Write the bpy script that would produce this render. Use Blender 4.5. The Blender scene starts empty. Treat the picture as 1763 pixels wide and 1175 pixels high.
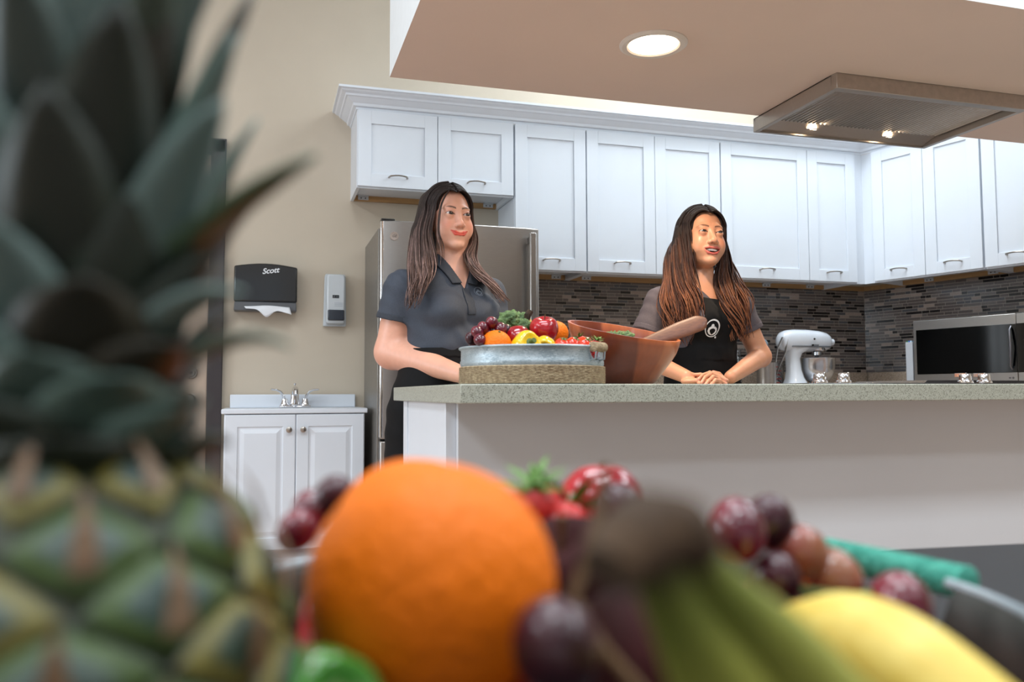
import bpy, bmesh, math, random
import numpy as np
from mathutils import Vector, Matrix
random.seed(7); rng = np.random.default_rng(11)
S = bpy.context.scene; COL = S.collection
PI = math.pi
R = math.radians

# ------------------------------------------------------------------ camera, light, exposure
CZ = .885                                   # eye height of the lens, among the fruit on the low table
F_PX, YAW, PIT, ROL = 1444.8, R(16.4565), R(3.5867), R(-.2023)
_fw = Vector((math.sin(YAW)*math.cos(PIT), math.cos(YAW)*math.cos(PIT), math.sin(PIT)))
_rt = Vector((math.cos(YAW), -math.sin(YAW), 0)); _up = _rt.cross(_fw)
_r2 = _rt*math.cos(ROL)+_up*math.sin(ROL); _u2 = -_rt*math.sin(ROL)+_up*math.cos(ROL)
cam = bpy.data.cameras.new('camera'); co = bpy.data.objects.new('camera', cam); COL.objects.link(co)
co.matrix_world = Matrix(((_r2.x, _u2.x, -_fw.x, 0), (_r2.y, _u2.y, -_fw.y, 0), (_r2.z, _u2.z, -_fw.z, CZ), (0, 0, 0, 1)))
cam.sensor_width = 36; cam.lens = F_PX/1763*36; cam.clip_start = .02; cam.clip_end = 60
cam.dof.use_dof = True; cam.dof.focus_distance = 3.1; cam.dof.aperture_fstop = 4.4
S.camera = co
S.view_settings.view_transform = 'Standard'; S.view_settings.look = 'None'
S.view_settings.gamma = 1; S.view_settings.exposure = 0.0; S.view_settings.use_curve_mapping = False
W = bpy.data.worlds.new('world'); S.world = W; W.use_nodes = True
W.node_tree.nodes['Background'].inputs[0].default_value = (.6, .75, 1, 1)
W.node_tree.nodes['Background'].inputs[1].default_value = .35

def area(name, loc, rot, sx, sy, power, color, spread=180):
    l = bpy.data.lights.new(name, 'AREA'); l.shape = 'RECTANGLE'; l.size = sx; l.size_y = sy
    l.energy = power; l.color = color; l.spread = R(spread)
    o = bpy.data.objects.new(name, l); COL.objects.link(o); o.location = loc; o.rotation_euler = rot
    return o
COOL = (.80, .91, 1.0); NEUT = (.93, .97, 1.0); WARM = (1.0, .78, .55)
for wx in (-2.9, -.6, 1.7):                                              # daylight through the rear windows
    area('window_daylight', (wx, -3.93, 1.85), (R(-90), 0, R(180)), 1.7, 1.7, 5, COOL)
area('side_window_daylight', (-4.42, 2.3, 1.85), (0, R(-90), 0), 1.7, 1.9, 95, COOL)
TROFFERS = [(-2.4, 1.5), (.2, 1.5), (2.8, 1.5), (-2.4, -.1), (.2, -.1), (2.8, -.1), (-2.4, -1.8), (.2, -1.8), (2.8, -1.8), (2.1, 4.05), (3.3, 3.75)]
for i, (lx, ly) in enumerate(TROFFERS):
    area('troffer_light', (lx, ly, 3.56), (0, 0, 0), 1.1, .55, [34, 38, 38, 44, 46, 46, 22, 16, 22, 30, 28][i], (.86, .94, 1.0))

def at(x, y, Y):                            # the point at depth Y of the room behind a spot of the photograph
    d = _fw+_r2*((x-881.5)/F_PX)-_u2*((y-587.5)/F_PX)
    return Vector((0, 0, CZ))+d*(Y/d.y)

# ------------------------------------------------------------------ materials
def lin(c):
    return tuple(((v/255)/12.92 if v/255 <= .04045 else ((v/255+.055)/1.055)**2.4) for v in c)
MATS = {}
def mat(name, rgb, rough=.5, metal=0, noise=0, nscale=20, bump=0, bscale=60, coat=0, sss=0, emit=None, estr=0, spec=.5, attr=None, stretch=None, rgb2=None, trans=0, lo=.35, hi=.65):
    if name in MATS: return MATS[name]
    m = bpy.data.materials.new(name); m.use_nodes = True; MATS[name] = m
    nt = m.node_tree; N = nt.nodes; L = nt.links; b = N['Principled BSDF']
    c = lin(rgb)+(1,)
    b.inputs['Base Color'].default_value = c
    b.inputs['Roughness'].default_value = rough; b.inputs['Metallic'].default_value = metal
    b.inputs['Specular IOR Level'].default_value = spec
    b.inputs['Coat Weight'].default_value = coat; b.inputs['Coat Roughness'].default_value = .08
    if trans: b.inputs['Transmission Weight'].default_value = trans
    if sss:
        b.inputs['Subsurface Weight'].default_value = sss; b.inputs['Subsurface Radius'].default_value = (1, .35, .2)
        b.inputs['Subsurface Scale'].default_value = .006
    if emit: b.inputs['Emission Color'].default_value = lin(emit)+(1,); b.inputs['Emission Strength'].default_value = estr
    tc = N.new('ShaderNodeTexCoord'); mp = N.new('ShaderNodeMapping'); L.new(tc.outputs['Object'], mp.inputs[0])
    if stretch: mp.inputs['Scale'].default_value = stretch
    src = None
    if attr:
        a = N.new('ShaderNodeAttribute'); a.attribute_name = attr; src = a.outputs['Color']; L.new(src, b.inputs['Base Color'])
    if noise or rgb2:
        n = N.new('ShaderNodeTexNoise'); n.inputs['Scale'].default_value = nscale; n.inputs['Detail'].default_value = 4
        L.new(mp.outputs[0], n.inputs['Vector'])
        cr = N.new('ShaderNodeValToRGB'); L.new(n.outputs['Fac'], cr.inputs[0])
        if rgb2: c0, c1 = c, lin(rgb2)+(1,)
        else:
            c0 = tuple(max(0, v*(1-noise)) for v in c[:3])+(1,); c1 = tuple(min(1, v*(1+noise)) for v in c[:3])+(1,)
        cr.color_ramp.elements[0].position = lo; cr.color_ramp.elements[1].position = hi
        cr.color_ramp.elements[0].color = c0; cr.color_ramp.elements[1].color = c1
        if src:
            mx = N.new('ShaderNodeMixRGB'); mx.blend_type = 'MULTIPLY'; mx.inputs[0].default_value = 1
            cr.color_ramp.elements[0].color = (1-noise,)*3+(1,); cr.color_ramp.elements[1].color = (1, 1, 1, 1)
            L.new(src, mx.inputs[1]); L.new(cr.outputs[0], mx.inputs[2]); L.new(mx.outputs[0], b.inputs['Base Color'])
        else: L.new(cr.outputs[0], b.inputs['Base Color'])
    if bump:
        n2 = N.new('ShaderNodeTexNoise'); n2.inputs['Scale'].default_value = bscale; n2.inputs['Detail'].default_value = 3
        L.new(mp.outputs[0], n2.inputs['Vector'])
        bp = N.new('ShaderNodeBump'); bp.inputs['Strength'].default_value = bump; bp.inputs['Distance'].default_value = .01
        L.new(n2.outputs['Fac'], bp.inputs['Height']); L.new(bp.outputs[0], b.inputs['Normal'])
    return m
def speckle(name, base, dark, light, rough=.35, scale=260):
    m = mat(name, base, rough); nt = m.node_tree; N = nt.nodes; L = nt.links; b = N['Principled BSDF']
    tc = N.new('ShaderNodeTexCoord'); v = N.new('ShaderNodeTexVoronoi'); v.inputs['Scale'].default_value = scale
    L.new(tc.outputs['Object'], v.inputs['Vector'])
    cr = N.new('ShaderNodeValToRGB'); cr.color_ramp.interpolation = 'CONSTANT'
    el = cr.color_ramp.elements; el[0].position = 0; el[0].color = lin(dark)+(1,); el[1].position = .1; el[1].color = lin(base)+(1,)
    e = el.new(.72); e.color = lin(light)+(1,); e = el.new(.86); e.color = tuple(x*.72 for x in lin(base))+(1,)
    sp = N.new('ShaderNodeSeparateColor'); L.new(v.outputs['Color'], sp.inputs[0]); L.new(sp.outputs[0], cr.inputs[0]); L.new(cr.outputs[0], b.inputs['Base Color'])
    return m
def galvanized(name):
    m = mat(name, (150, 160, 168), .45, .45); nt = m.node_tree; N = nt.nodes; L = nt.links; b = N['Principled BSDF']
    tc = N.new('ShaderNodeTexCoord'); v = N.new('ShaderNodeTexVoronoi'); v.inputs['Scale'].default_value = 62; v.inputs['Randomness'].default_value = 1
    nz = N.new('ShaderNodeTexNoise'); nz.inputs['Scale'].default_value = 40
    mx = N.new('ShaderNodeMixRGB'); mx.inputs[0].default_value = .06; L.new(tc.outputs['Object'], mx.inputs[1]); L.new(nz.outputs['Color'], mx.inputs[2])
    L.new(mx.outputs[0], v.inputs['Vector'])
    cr = N.new('ShaderNodeValToRGB'); cr.color_ramp.elements[0].color = lin((134, 148, 156))+(1,); cr.color_ramp.elements[1].color = lin((184, 196, 202))+(1,)
    sp = N.new('ShaderNodeSeparateColor'); L.new(v.outputs['Color'], sp.inputs[0]); L.new(sp.outputs[0], cr.inputs[0]); L.new(cr.outputs[0], b.inputs['Base Color'])
    return m

# ------------------------------------------------------------------ mesh building
class MB:
    def __init__(s): s.v = []; s.f = []; s.c = []; s.mi = []
    def add(s, vs, fs, col=None, mi=0):
        o = len(s.v); s.v += [tuple(v) for v in vs]; s.f += [tuple(i+o for i in f) for f in fs]; s.mi += [mi]*len(fs)
        if col is None: col = (1, 1, 1)
        s.c += (list(col) if isinstance(col, list) else [col]*len(vs))
        return s
    def box(s, a, b, col=None, mi=0, M=None):
        x0, y0, z0 = a; x1, y1, z1 = b
        vs = [(x0, y0, z0), (x1, y0, z0), (x1, y1, z0), (x0, y1, z0), (x0, y0, z1), (x1, y0, z1), (x1, y1, z1), (x0, y1, z1)]
        if M is not None: vs = [tuple(M @ Vector(v)) for v in vs]
        return s.add(vs, [(0, 3, 2, 1), (4, 5, 6, 7), (0, 1, 5, 4), (1, 2, 6, 5), (2, 3, 7, 6), (3, 0, 4, 7)], col, mi)
    def tube(s, pts, rad, n=8, col=None, flat=None, mi=0, cols=None):
        pts = [Vector(p) for p in pts]; m = len(pts)
        if not hasattr(rad, '__len__'): rad = [rad]*m
        vs = []; up = Vector((0, 0, 1)); prev = None
        for i, p in enumerate(pts):
            t = (pts[min(i+1, m-1)]-pts[max(i-1, 0)])
            t = t.normalized() if t.length > 1e-9 else Vector((0, 0, 1))
            if prev is None:
                a = t.cross(up); a = t.cross(Vector((0, 1, 0))) if a.length < .05 else a
            else: a = prev-t*prev.dot(t)
            a.normalize(); prev = a; b = t.cross(a)
            for k in range(n):
                q = 2*PI*k/n; ra = rad[i]; rb = rad[i]*(flat or 1)
                vs.append(p+a*(math.cos(q)*ra)+b*(math.sin(q)*rb))
        fs = [(i*n+k, i*n+(k+1) % n, (i+1)*n+(k+1) % n, (i+1)*n+k) for i in range(m-1) for k in range(n)]
        fs += [tuple(range(n-1, -1, -1)), tuple((m-1)*n+k for k in range(n))]
        cl = None
        if cols is not None: cl = [cols[i] for i in range(m) for k in range(n)]
        return s.add(vs, fs, cl if cl else col, mi)
    def lathe(s, prof, c=(0, 0, 0), n=32, col=None, mi=0, sx=1, sy=1, wob=None, M=None):
        vs = []; m = len(prof); cols = []
        for i, (r, z) in enumerate(prof):
            for k in range(n):
                q = 2*PI*k/n; rr = max(r, 1e-5)*(wob(q, z, i/(m-1)) if wob else 1)
                v = Vector((math.cos(q)*rr*sx, math.sin(q)*rr*sy, z))
                if M is not None: v = M @ v
                vs.append((v.x+c[0], v.y+c[1], v.z+c[2]))
        fs = [(i*n+k, i*n+(k+1) % n, (i+1)*n+(k+1) % n, (i+1)*n+k) for i in range(m-1) for k in range(n)]
        return s.add(vs, fs, col, mi)
    def prism(s, poly, y0, y1, axis='y', col=None, mi=0):
        n = len(poly)
        f = {'y': lambda p, t: (p[0], t, p[1]), 'z': lambda p, t: (p[0], p[1], t), 'x': lambda p, t: (t, p[0], p[1])}[axis]
        vs = [f(p, y0) for p in poly]+[f(p, y1) for p in poly]
        fs = [tuple(range(n)), tuple(range(2*n-1, n-1, -1))]+[(i, i+n, (i+1) % n+n, (i+1) % n) for i in range(n)]
        return s.add(vs, fs, col, mi)
    def ball(s, c, r, n=16, col=None, sc=(1, 1, 1), mi=0, M=None, fn=None):
        vs = []; fs = []; m = n//2+1
        for i in range(m):
            th = PI*i/(m-1)
            for k in range(n):
                q = 2*PI*k/n; v = Vector((math.sin(th)*math.cos(q), math.sin(th)*math.sin(q), math.cos(th)))
                if fn: v = v*fn(v)
                v = Vector((v.x*r*sc[0], v.y*r*sc[1], v.z*r*sc[2]))
                if M is not None: v = M @ v
                vs.append((v.x+c[0], v.y+c[1], v.z+c[2]))
        fs = [(i*n+k, (i+1)*n+k, (i+1)*n+(k+1) % n, i*n+(k+1) % n) for i in range(m-1) for k in range(n)]
        return s.add(vs, fs, col, mi)

def finish(name, vs, fs, m, parent=None, smooth=True, cols=None, bevel=0, sub=0, mi=None, angle=35, world=False, tri=None, ms=None):
    me = bpy.data.meshes.new(name)
    if world and parent is not None:
        o = parent.location; vs = np.asarray(vs, dtype=np.float32)-np.array(o, dtype=np.float32)
        if parent.parent is not None: vs = vs-np.array(parent.parent.location, dtype=np.float32)
    me.from_pydata([tuple(map(float, v)) for v in vs] if not isinstance(vs, np.ndarray) else vs.tolist(), [], fs if not isinstance(fs, np.ndarray) else fs.tolist())
    for mm in (m if isinstance(m, (list, tuple)) else [m]): me.materials.append(mm)
    if mi is not None and any(mi): me.polygons.foreach_set('material_index', mi)
    if cols is not None:
        a = me.color_attributes.new('col', 'FLOAT_COLOR', 'POINT')
        c = np.ones((len(me.vertices), 4), np.float32); c[:, :3] = np.asarray(cols)[:, :3]; a.data.foreach_set('color', c.ravel())
    bm = bmesh.new(); bm.from_mesh(me)
    if ms is None:
        bmesh.ops.remove_doubles(bm, verts=bm.verts, dist=1e-6)
        bmesh.ops.recalc_face_normals(bm, faces=bm.faces)
    bm.to_mesh(me); bm.free()
    o = bpy.data.objects.new(name, me); COL.objects.link(o)
    if parent is not None: o.parent = parent
    if bevel:
        b = o.modifiers.new('bevel', 'BEVEL'); b.width = bevel; b.segments = 2; b.limit_method = 'ANGLE'; b.angle_limit = R(35)
    if sub:
        sb = o.modifiers.new('sub', 'SUBSURF'); sb.levels = sub; sb.render_levels = sub
    if smooth:
        me.polygons.foreach_set('use_smooth', [True]*len(me.polygons))
        if angle: me.set_sharp_from_angle(angle=R(angle))
    return o
def obj(name, mb, m, parent=None, smooth=True, bevel=0, sub=0, angle=35, colors=False, label=None):
    o = finish(name, mb.v, mb.f, m, parent, smooth, mb.c if colors else None, bevel, sub, mb.mi, angle)
    if label: o['label'] = label
    return o
def thing(name, label, cat, loc=(0, 0, 0), rotz=0, group=None):
    o = bpy.data.objects.new(name, None); COL.objects.link(o); o.location = loc; o.rotation_euler = (0, 0, rotz)
    o.empty_display_size = .05; o['label'] = label; o['category'] = cat
    if group: o['group'] = group
    return o
def tag(o, label, cat, group=None, kind=None):
    o['label'] = label; o['category'] = cat
    if group: o['group'] = group
    if kind: o['kind'] = kind
    return o
def struct(name, mb, m, label=None, **k):
    o = obj(name, mb, m, None, **k); o['kind'] = 'structure'
    if label: o['label'] = label
    return o
def copy_tree(o, parent=None):
    c = o.copy(); COL.objects.link(c)
    if parent is not None: c.parent = parent
    for ch in [x for x in bpy.data.objects if x.parent == o]: copy_tree(ch, c)
    return c
def text_mesh(name, body, size, m, parent, loc, rot, shear=0, extrude=.0008, align='CENTER', world=False, bold=0):
    cu = bpy.data.curves.new(name, 'FONT'); cu.body = body; cu.size = size; cu.shear = shear; cu.extrude = extrude; cu.align_x = align; cu.align_y = 'CENTER'; cu.offset = bold
    t = bpy.data.objects.new(name+'_t', cu); COL.objects.link(t)
    dg = bpy.context.evaluated_depsgraph_get(); me = bpy.data.meshes.new_from_object(t.evaluated_get(dg)); bpy.data.objects.remove(t)
    me.materials.clear(); me.materials.append(m); o = bpy.data.objects.new(name, me); COL.objects.link(o); o.parent = parent; o.location = loc; o.rotation_euler = rot
    return o

M_white = mat('white_paint', (226, 232, 240), .38, noise=.015, nscale=3)
M_wall = mat('cream_wall_paint', (201, 189, 171), .85, noise=.03, nscale=2, bump=.05, bscale=180)
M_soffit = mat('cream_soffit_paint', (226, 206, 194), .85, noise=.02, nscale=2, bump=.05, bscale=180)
M_ceil = mat('white_ceiling_paint', (235, 238, 240), .9, noise=.02, nscale=3)
M_floor = mat('wood_floor', (184, 158, 144), .45, noise=.25, nscale=3, stretch=(1, 8, 1))
M_steel = mat('brushed_steel', (168, 164, 160), .3, .95, noise=.05, nscale=30, stretch=(1, 1, 60), bump=.02, bscale=80)
M_chrome = mat('chrome', (225, 225, 228), .08, 1, noise=.01)
M_nickel = mat('satin_nickel', (175, 168, 160), .3, 1, noise=.02)
M_black = mat('black_plastic', (16, 17, 19), .25, noise=.1, nscale=8, coat=.4)
M_grey = mat('grey_plastic', (86, 88, 92), .4, noise=.05, nscale=8)
M_rail = mat('bare_wood_rail', (168, 130, 84), .6, noise=.12, nscale=5, stretch=(1, 10, 10))
M_frame = mat('dark_brown_frame', (52, 46, 48), .45, noise=.08, nscale=5)
M_dark = mat('dark_gap', (22, 20, 20), .7, noise=.05)
# ------------------------------------------------------------------ the room
YW = 4.9; CX = 4.013; ANG = R(16.6)
D = Vector((math.sin(ANG), -math.cos(ANG), 0))            # along the right wall, towards the lens
WR_END = Vector((CX, YW, 0))+D*9.35
b = MB(); b.box((-4.6, -4.1, -.1), (7.2, 5.0, 0)); struct('floor', b, M_floor, smooth=False)
b = MB(); b.box((-4.6, -4.1, 3.6), (7.2, 5.0, 3.7)); struct('ceiling', b, M_ceil, smooth=False)
# back wall with the doorway cut out
b = MB(); b.box((-4.6, YW, 0), (-1.24, YW+.1, 3.6)); b.box((-.28, YW, 0), (CX+.1, YW+.1, 3.6)); b.box((-1.24, YW, 2.25), (-.28, YW+.1, 3.6))
struct('wall_back', b, M_wall, smooth=False)
b = MB(); b.box((-4.6, -4.0, 0), (-4.5, 1.35, 3.6)); b.box((-4.6, 3.25, 0), (-4.5, YW, 3.6)); b.box((-4.6, 1.35, 0), (-4.5, 3.25, .95)); b.box((-4.6, 1.35, 2.75), (-4.5, 3.25, 3.6)); struct('wall_left', b, M_wall, smooth=False)
b = MB()
for q in ((1.35, 1.40), (2.28, 2.32), (3.20, 3.25)): b.box((-4.59, q[0], .95), (-4.52, q[1], 2.75))
b.box((-4.59, 1.35, .95), (-4.52, 3.25, 1.0)); b.box((-4.59, 1.35, 2.7), (-4.52, 3.25, 2.75)); w4 = struct('window_4', b, M_white, smooth=False)
b = MB(); b.box((-4.56, 1.4, 1.0), (-4.555, 3.2, 2.7)); obj('pane', b, mat('window_glass', (230, 240, 245), .05, 0, trans=1), w4)
b = MB(); n = Vector((math.cos(ANG), math.sin(ANG), 0))*.1
p = [Vector((CX, YW, 0)), WR_END, WR_END+n, Vector((CX, YW, 0))+n]
b.prism([(q.x, q.y) for q in p], 0, 3.6, 'z'); struct('wall_right', b, M_wall, smooth=False)
b = MB(); xs = [-4.6, -3.8, -2.0, -1.5, .3, .8, 2.6, 7.0]
for i in range(7):
    if i in (1, 3, 5): b.box((xs[i], -4.1, 0), (xs[i+1], -4.0, .95)); b.box((xs[i], -4.1, 2.75), (xs[i+1], -4.0, 3.6))
    else: b.box((xs[i], -4.1, 0), (xs[i+1], -4.0, 3.6))
struct('wall_rear', b, M_wall, smooth=False)
M_glass = mat('window_glass', (230, 240, 245), .05, 0, trans=1)
for k, i in enumerate((1, 3, 5)):
    b = MB(); x0, x1 = xs[i], xs[i+1]
    for q in ((x0, x0+.05), ((x0+x1)/2-.02, (x0+x1)/2+.02), (x1-.05, x1)): b.box((q[0], -4.09, .95), (q[1], -4.02, 2.75))
    b.box((x0, -4.09, .95), (x1, -4.02, 1.0)); b.box((x0, -4.09, 2.7), (x1, -4.02, 2.75))
    w = struct('window_%d' % (k+1), b, M_white, smooth=False)
    b = MB(); b.box((x0+.05, -4.06, 1.0), (x1-.05, -4.055, 2.7)); obj('pane', b, M_glass, w)
# door_1: dark steel frame and cream door leaf
b = MB()
b.box((-.30, YW-.035, 0), (-.222, YW+.10, 2.305)); b.box((-1.30, YW-.035, 0), (-1.222, YW+.10, 2.305)); b.box((-1.30, YW-.035, 2.23), (-.222, YW+.10, 2.305))
door = struct('door_1', b, M_frame, bevel=.004)
M_door = mat('beige_door_paint', (188, 168, 150), .5, noise=.03, nscale=3)
b = MB(); b.box((-1.22, YW+.02, .01), (-.302, YW+.065, 2.228)); leaf = obj('door_leaf', b, M_door, door, bevel=.003)
b = MB(); Mx = Matrix.Translation((-.385, YW+.02, 1.006)) @ Matrix.Rotation(R(90), 4, 'X')
b.lathe([(0, .001), (.034, .001), (.034, .006), (.03, .012), (.024, .012), (.022, .02), (.018, .023), (.0, .023)], n=32, M=Mx)
obj('lock', b, M_nickel, leaf)
b = MB(); b.box((-.3935, YW-.006, 1.0), (-.3765, YW-.0035, 1.012)); obj('keyhole', b, M_dark, leaf)
b = MB(); b.lathe([(0, 0), (.03, 0), (.03, .008), (.014, .012), (.014, .035), (.027, .045), (.03, .06), (.022, .072), (0, .075)], n=28, M=Matrix.Translation((-.385, YW+.02, .86)) @ Matrix.Rotation(R(90), 4, 'X'))
obj('door_knob', b, M_nickel, leaf)
b = MB(); b.box((-4.5, YW-.012, 0), (-1.302, YW, .1)); struct('baseboard_back', b, M_frame, bevel=.003)

# dropped soffit over the island
SZ = 2.10
b = MB(); sx0 = .446
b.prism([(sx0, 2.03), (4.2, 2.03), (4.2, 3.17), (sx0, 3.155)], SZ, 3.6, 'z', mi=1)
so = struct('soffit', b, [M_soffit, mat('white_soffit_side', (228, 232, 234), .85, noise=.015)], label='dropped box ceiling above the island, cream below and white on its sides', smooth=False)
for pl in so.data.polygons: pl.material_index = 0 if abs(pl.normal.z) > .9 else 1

t = thing('recessed_light', 'round glowing recessed downlight in the underside of the soffit, left of the hood', 'light', (1.285, 2.598, SZ))
b = MB(); b.lathe([(.118, .0), (.118, -.003), (.108, -.009), (.092, -.0075), (.085, -.001), (.118, 0)], n=48)
obj('trim_ring', b, mat('lamp_trim', (222, 214, 206), .4, noise=.01), t)
b = MB(); b.lathe([(0, -.0045), (.05, -.004), (.086, -.003)], n=40)
obj('lens', b, mat('lamp_lens', (255, 240, 220), .4, emit=(255, 228, 196), estr=9, noise=.01), t)
l = bpy.data.lights.new('downlight', 'SPOT'); l.energy = 75; l.color = WARM; l.spot_size = R(120); l.spot_blend = .8; l.shadow_soft_size = .07
o = bpy.data.objects.new('downlight', l); COL.objects.link(o); o.parent = t; o.location = (0, 0, -.015)

# range hood hanging from the soffit
t = thing('range_hood', 'stainless steel range hood with baffle filters mounted under the soffit', 'range hood', (2.07, 2.64, 2.04))
hw, hd = .925, .57
b = MB(); b.box((0, 0, 0), (hw, .035, .06)); b.box((0, hd-.015, 0), (hw, hd, .06)); b.box((0, .035, 0), (.022, hd-.015, .06)); b.box((hw-.022, .035, 0), (hw, hd-.015, .06)); b.box((.0, .0, .055), (hw, hd, .062))
obj('frame', b, mat('hood_steel', (182, 174, 166), .36, .85, noise=.06, nscale=40, stretch=(1, 30, 1)), t, bevel=.002)
b = MB()
nb = 44; x = .026; st = (hw-.052)/nb
for i in range(nb):
    b.prism([(x, .034), (x+st*.62, .034), (x+st*.62, .03), (x+st*.4, .024), (x+st*.2, .024), (x, .03)], .037, hd-.11, 'y'); x += st
b.box((.024, .037, .038), (hw-.024, hd-.11, .042))
obj('baffle_filter', b, mat('filter_steel', (214, 208, 200), .25, .95, noise=.04), t, angle=20)
b = MB(); b.prism([(hd-.108, .036), (hd-.108, .032), (hd-.016, .008), (hd-.016, .012)], .024, hw-.024, 'x')
pn = obj('lamp_panel', b, MATS['hood_steel'], t)
M_bulb = mat('halogen_bulb', (255, 240, 220), .3, emit=(255, 226, 190), estr=26, noise=.01)
for lx in (.257, .662):
    Mx = Matrix.Translation((lx, hd-.062, .018)) @ Matrix.Rotation(R(14.5), 4, 'X')
    b = MB(); b.lathe([(.0, -.001), (.024, -.001)], n=24, M=Mx); lb = obj('lamp', b, M_bulb, t)
    b = MB(); b.lathe([(.024, .001), (.031, .001), (.031, -.003), (.025, -.003)], n=24, M=Mx); obj('lamp_ring', b, M_chrome, lb)
    l = bpy.data.lights.new('hood_lamp', 'SPOT'); l.energy = 15; l.color = WARM; l.spot_size = R(130); l.spot_blend = .7; l.shadow_soft_size = .03
    o = bpy.data.objects.new('hood_lamp', l); COL.objects.link(o); o.parent = t; o.location = (lx, hd-.062, .005)

for lx, ly in TROFFERS:
    b = MB()
    for q in ((-.6, -.31, .6, -.28), (-.6, .28, .6, .31), (-.6, -.28, -.57, .28), (.57, -.28, .6, .28)): b.box((lx+q[0], ly+q[1], 3.57), (lx+q[2], ly+q[3], 3.6))
    struct('trim_%d' % (3+TROFFERS.index((lx, ly))), b, M_white, label='rectangular fixture frame in the high ceiling')

# ------------------------------------------------------------------ cabinets
def pull(parent, x, z, y=-.02, w=.1, name='handle'):
    b = MB(); h = w/2
    pts = [(x-h, y, z), (x-h, y-.012, z), (x-h*.86, y-.024, z+.003), (x-h*.4, y-.031, z+.005), (x, y-.033, z+.006), (x+h*.4, y-.031, z+.005), (x+h*.86, y-.024, z+.003), (x+h, y-.012, z), (x+h, y, z)]
    b.tube(pts, [.006, .0055, .0055, .005, .005, .005, .0055, .0055, .006], 8, flat=.8)
    return obj(name, b, M_nickel, parent)
def shaker(parent, x0, x1, z0, z1, hz=.055, y=0, st=.072, raised=False, knob=None, name='door', handle=True):
    b = MB(); T = .02
    if not raised:
        b.box((x0, y-T, z0), (x0+st, y, z1)); b.box((x1-st, y-T, z0), (x1, y, z1))
        b.box((x0+st, y-T, z0), (x1-st, y, z0+st)); b.box((x0+st, y-T, z1-st), (x1-st, y, z1))
        b.box((x0+st, y-T+.009, z0+st), (x1-st, y-.003, z1-st))
        d = obj(name, b, M_white, parent, bevel=.0012)
    else:
        def ring(i, yy): return [(x0+i, yy, z0+i), (x1-i, yy, z0+i), (x1-i, yy, z1-i), (x0+i, yy, z1-i)]
        lv = [(0, y), (0, y-T+.003), (.004, y-T), (st, y-T), (st+.004, y-T+.006), (st+.012, y-T+.006), (st+.034, y-T-.001), (st+.04, y-T-.001)]
        vs = []
        for i, yy in lv: vs += ring(i, yy)
        fs = [(4*a+k, 4*a+(k+1) % 4, 4*a+4+(k+1) % 4, 4*a+4+k) for a in range(len(lv)-1) for k in range(4)]
        fs += [tuple(range(4*len(lv)-4, 4*len(lv))), (3, 2, 1, 0)]
        b.add(vs, fs); d = obj(name, b, M_white, parent, angle=12)
    if knob is not None:
        kb = MB(); kb.lathe([(0, 0), (.007, 0), (.006, .01), (.012, .015), (.0155, .02), (.014, .026), (.006, .029), (0, .029)], n=24, M=Matrix.Translation((knob[0], y-T, knob[1])) @ Matrix.Rotation(R(90), 4, 'X'))
        obj('knob', kb, M_nickel, d)
    elif handle: pull(d, (x0+x1)/2, z0+hz, y-T)
    return d
def wall_cabinet(label, loc, w, h, depth, doors, rotz=0, brackets=()):
    t = thing('wall_cabinet', label, 'cabinet', loc, rotz, 'white shaker wall cabinets')
    b = MB()
    b.box((0, 0, 0), (.018, depth, h)); b.box((w-.018, 0, 0), (w, depth, h)); b.box((.018, 0, .03), (w-.018, depth, .045)); b.box((.018, 0, h-.02), (w-.018, depth, h)); b.box((.018, depth-.012, 0.045), (w-.018, depth, h-.02)); b.box((.018, 0, 0), (w-.018, .018, .03)); b.box((.018, 0, .045), (w-.018, .018, h-.02))
    obj('body', b, M_white, t, bevel=.001)
    b = MB(); b.box((.018, depth-.034, .0), (w-.018, depth-.012, .0295)); obj('hanging_rail', b, M_rail, t)
    for bx in brackets:
        b = MB(); b.box((bx-.03, depth-.055, .024), (bx+.03, depth-.034, .0295)); b.box((bx-.03, depth-.0385, .004), (bx+.03, depth-.0345, .0295))
        for q in (-.012, .012): b.ball((bx+q, depth-.04, .014), .004, 8, mi=1)
        obj('bracket', b, [mat('zinc_bracket', (200, 204, 208), .4, .6, noise=.03), M_dark], t)
    for (a, c) in doors: shaker(t, a, c, .008, h-.004)
    return t
FY = 4.56; DP = YW-FY
wall_cabinet('short two-door white wall cabinet above the refrigerator', (.468, FY, 2.008), .89, .432, DP, [(.004, .443), (.447, .886)], brackets=(.07, .82))
wall_cabinet('tall single-door white wall cabinet just right of the refrigerator', (1.362, FY, 1.588), .438, .852, DP, [(.003, .435)], brackets=(.36,))
wall_cabinet('tall two-door white wall cabinet behind the head of the woman in the bib apron', (1.802, FY, 1.588), .886, .852, DP, [(.003, .4405), (.4435, .883)], brackets=(.12, .80))
wall_cabinet('white wall cabinet with one wide and one narrow door beside the corner', (2.690, FY, 1.588), .99, .852, DP, [(.004, .622), (.626, .986)], brackets=(.12, .52, .86))
b = MB(); b.box((3.681, FY-.004, 1.588), (3.741, FY+.05, 2.44)); tag(obj('cabinet_filler', b, M_white), 'narrow white filler strip where the two cabinet runs meet', 'panel')
RZ = -(PI/2-ANG); CR = Vector((3.741, FY, 1.588))
dpr = .30
b = MB(); 
def rloc(t, off=0, z=0): v = CR+D*t-Vector((math.cos(ANG), math.sin(ANG), 0))*off; return Vector((v.x, v.y, z))
wall_cabinet('white two-door wall cabinet on the right wall next to the corner', rloc(.084, 0, 1.588), .692, .852, dpr, [(.003, .3445), (.3475, .689)], RZ, brackets=(.2, .6))
wall_cabinet('white wall cabinet at the right edge of the photo, above the microwave', rloc(.782, 0, 1.588), .70, .852, dpr, [(.004, .348), (.352, .696)], RZ, brackets=(.12, .5))
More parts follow.
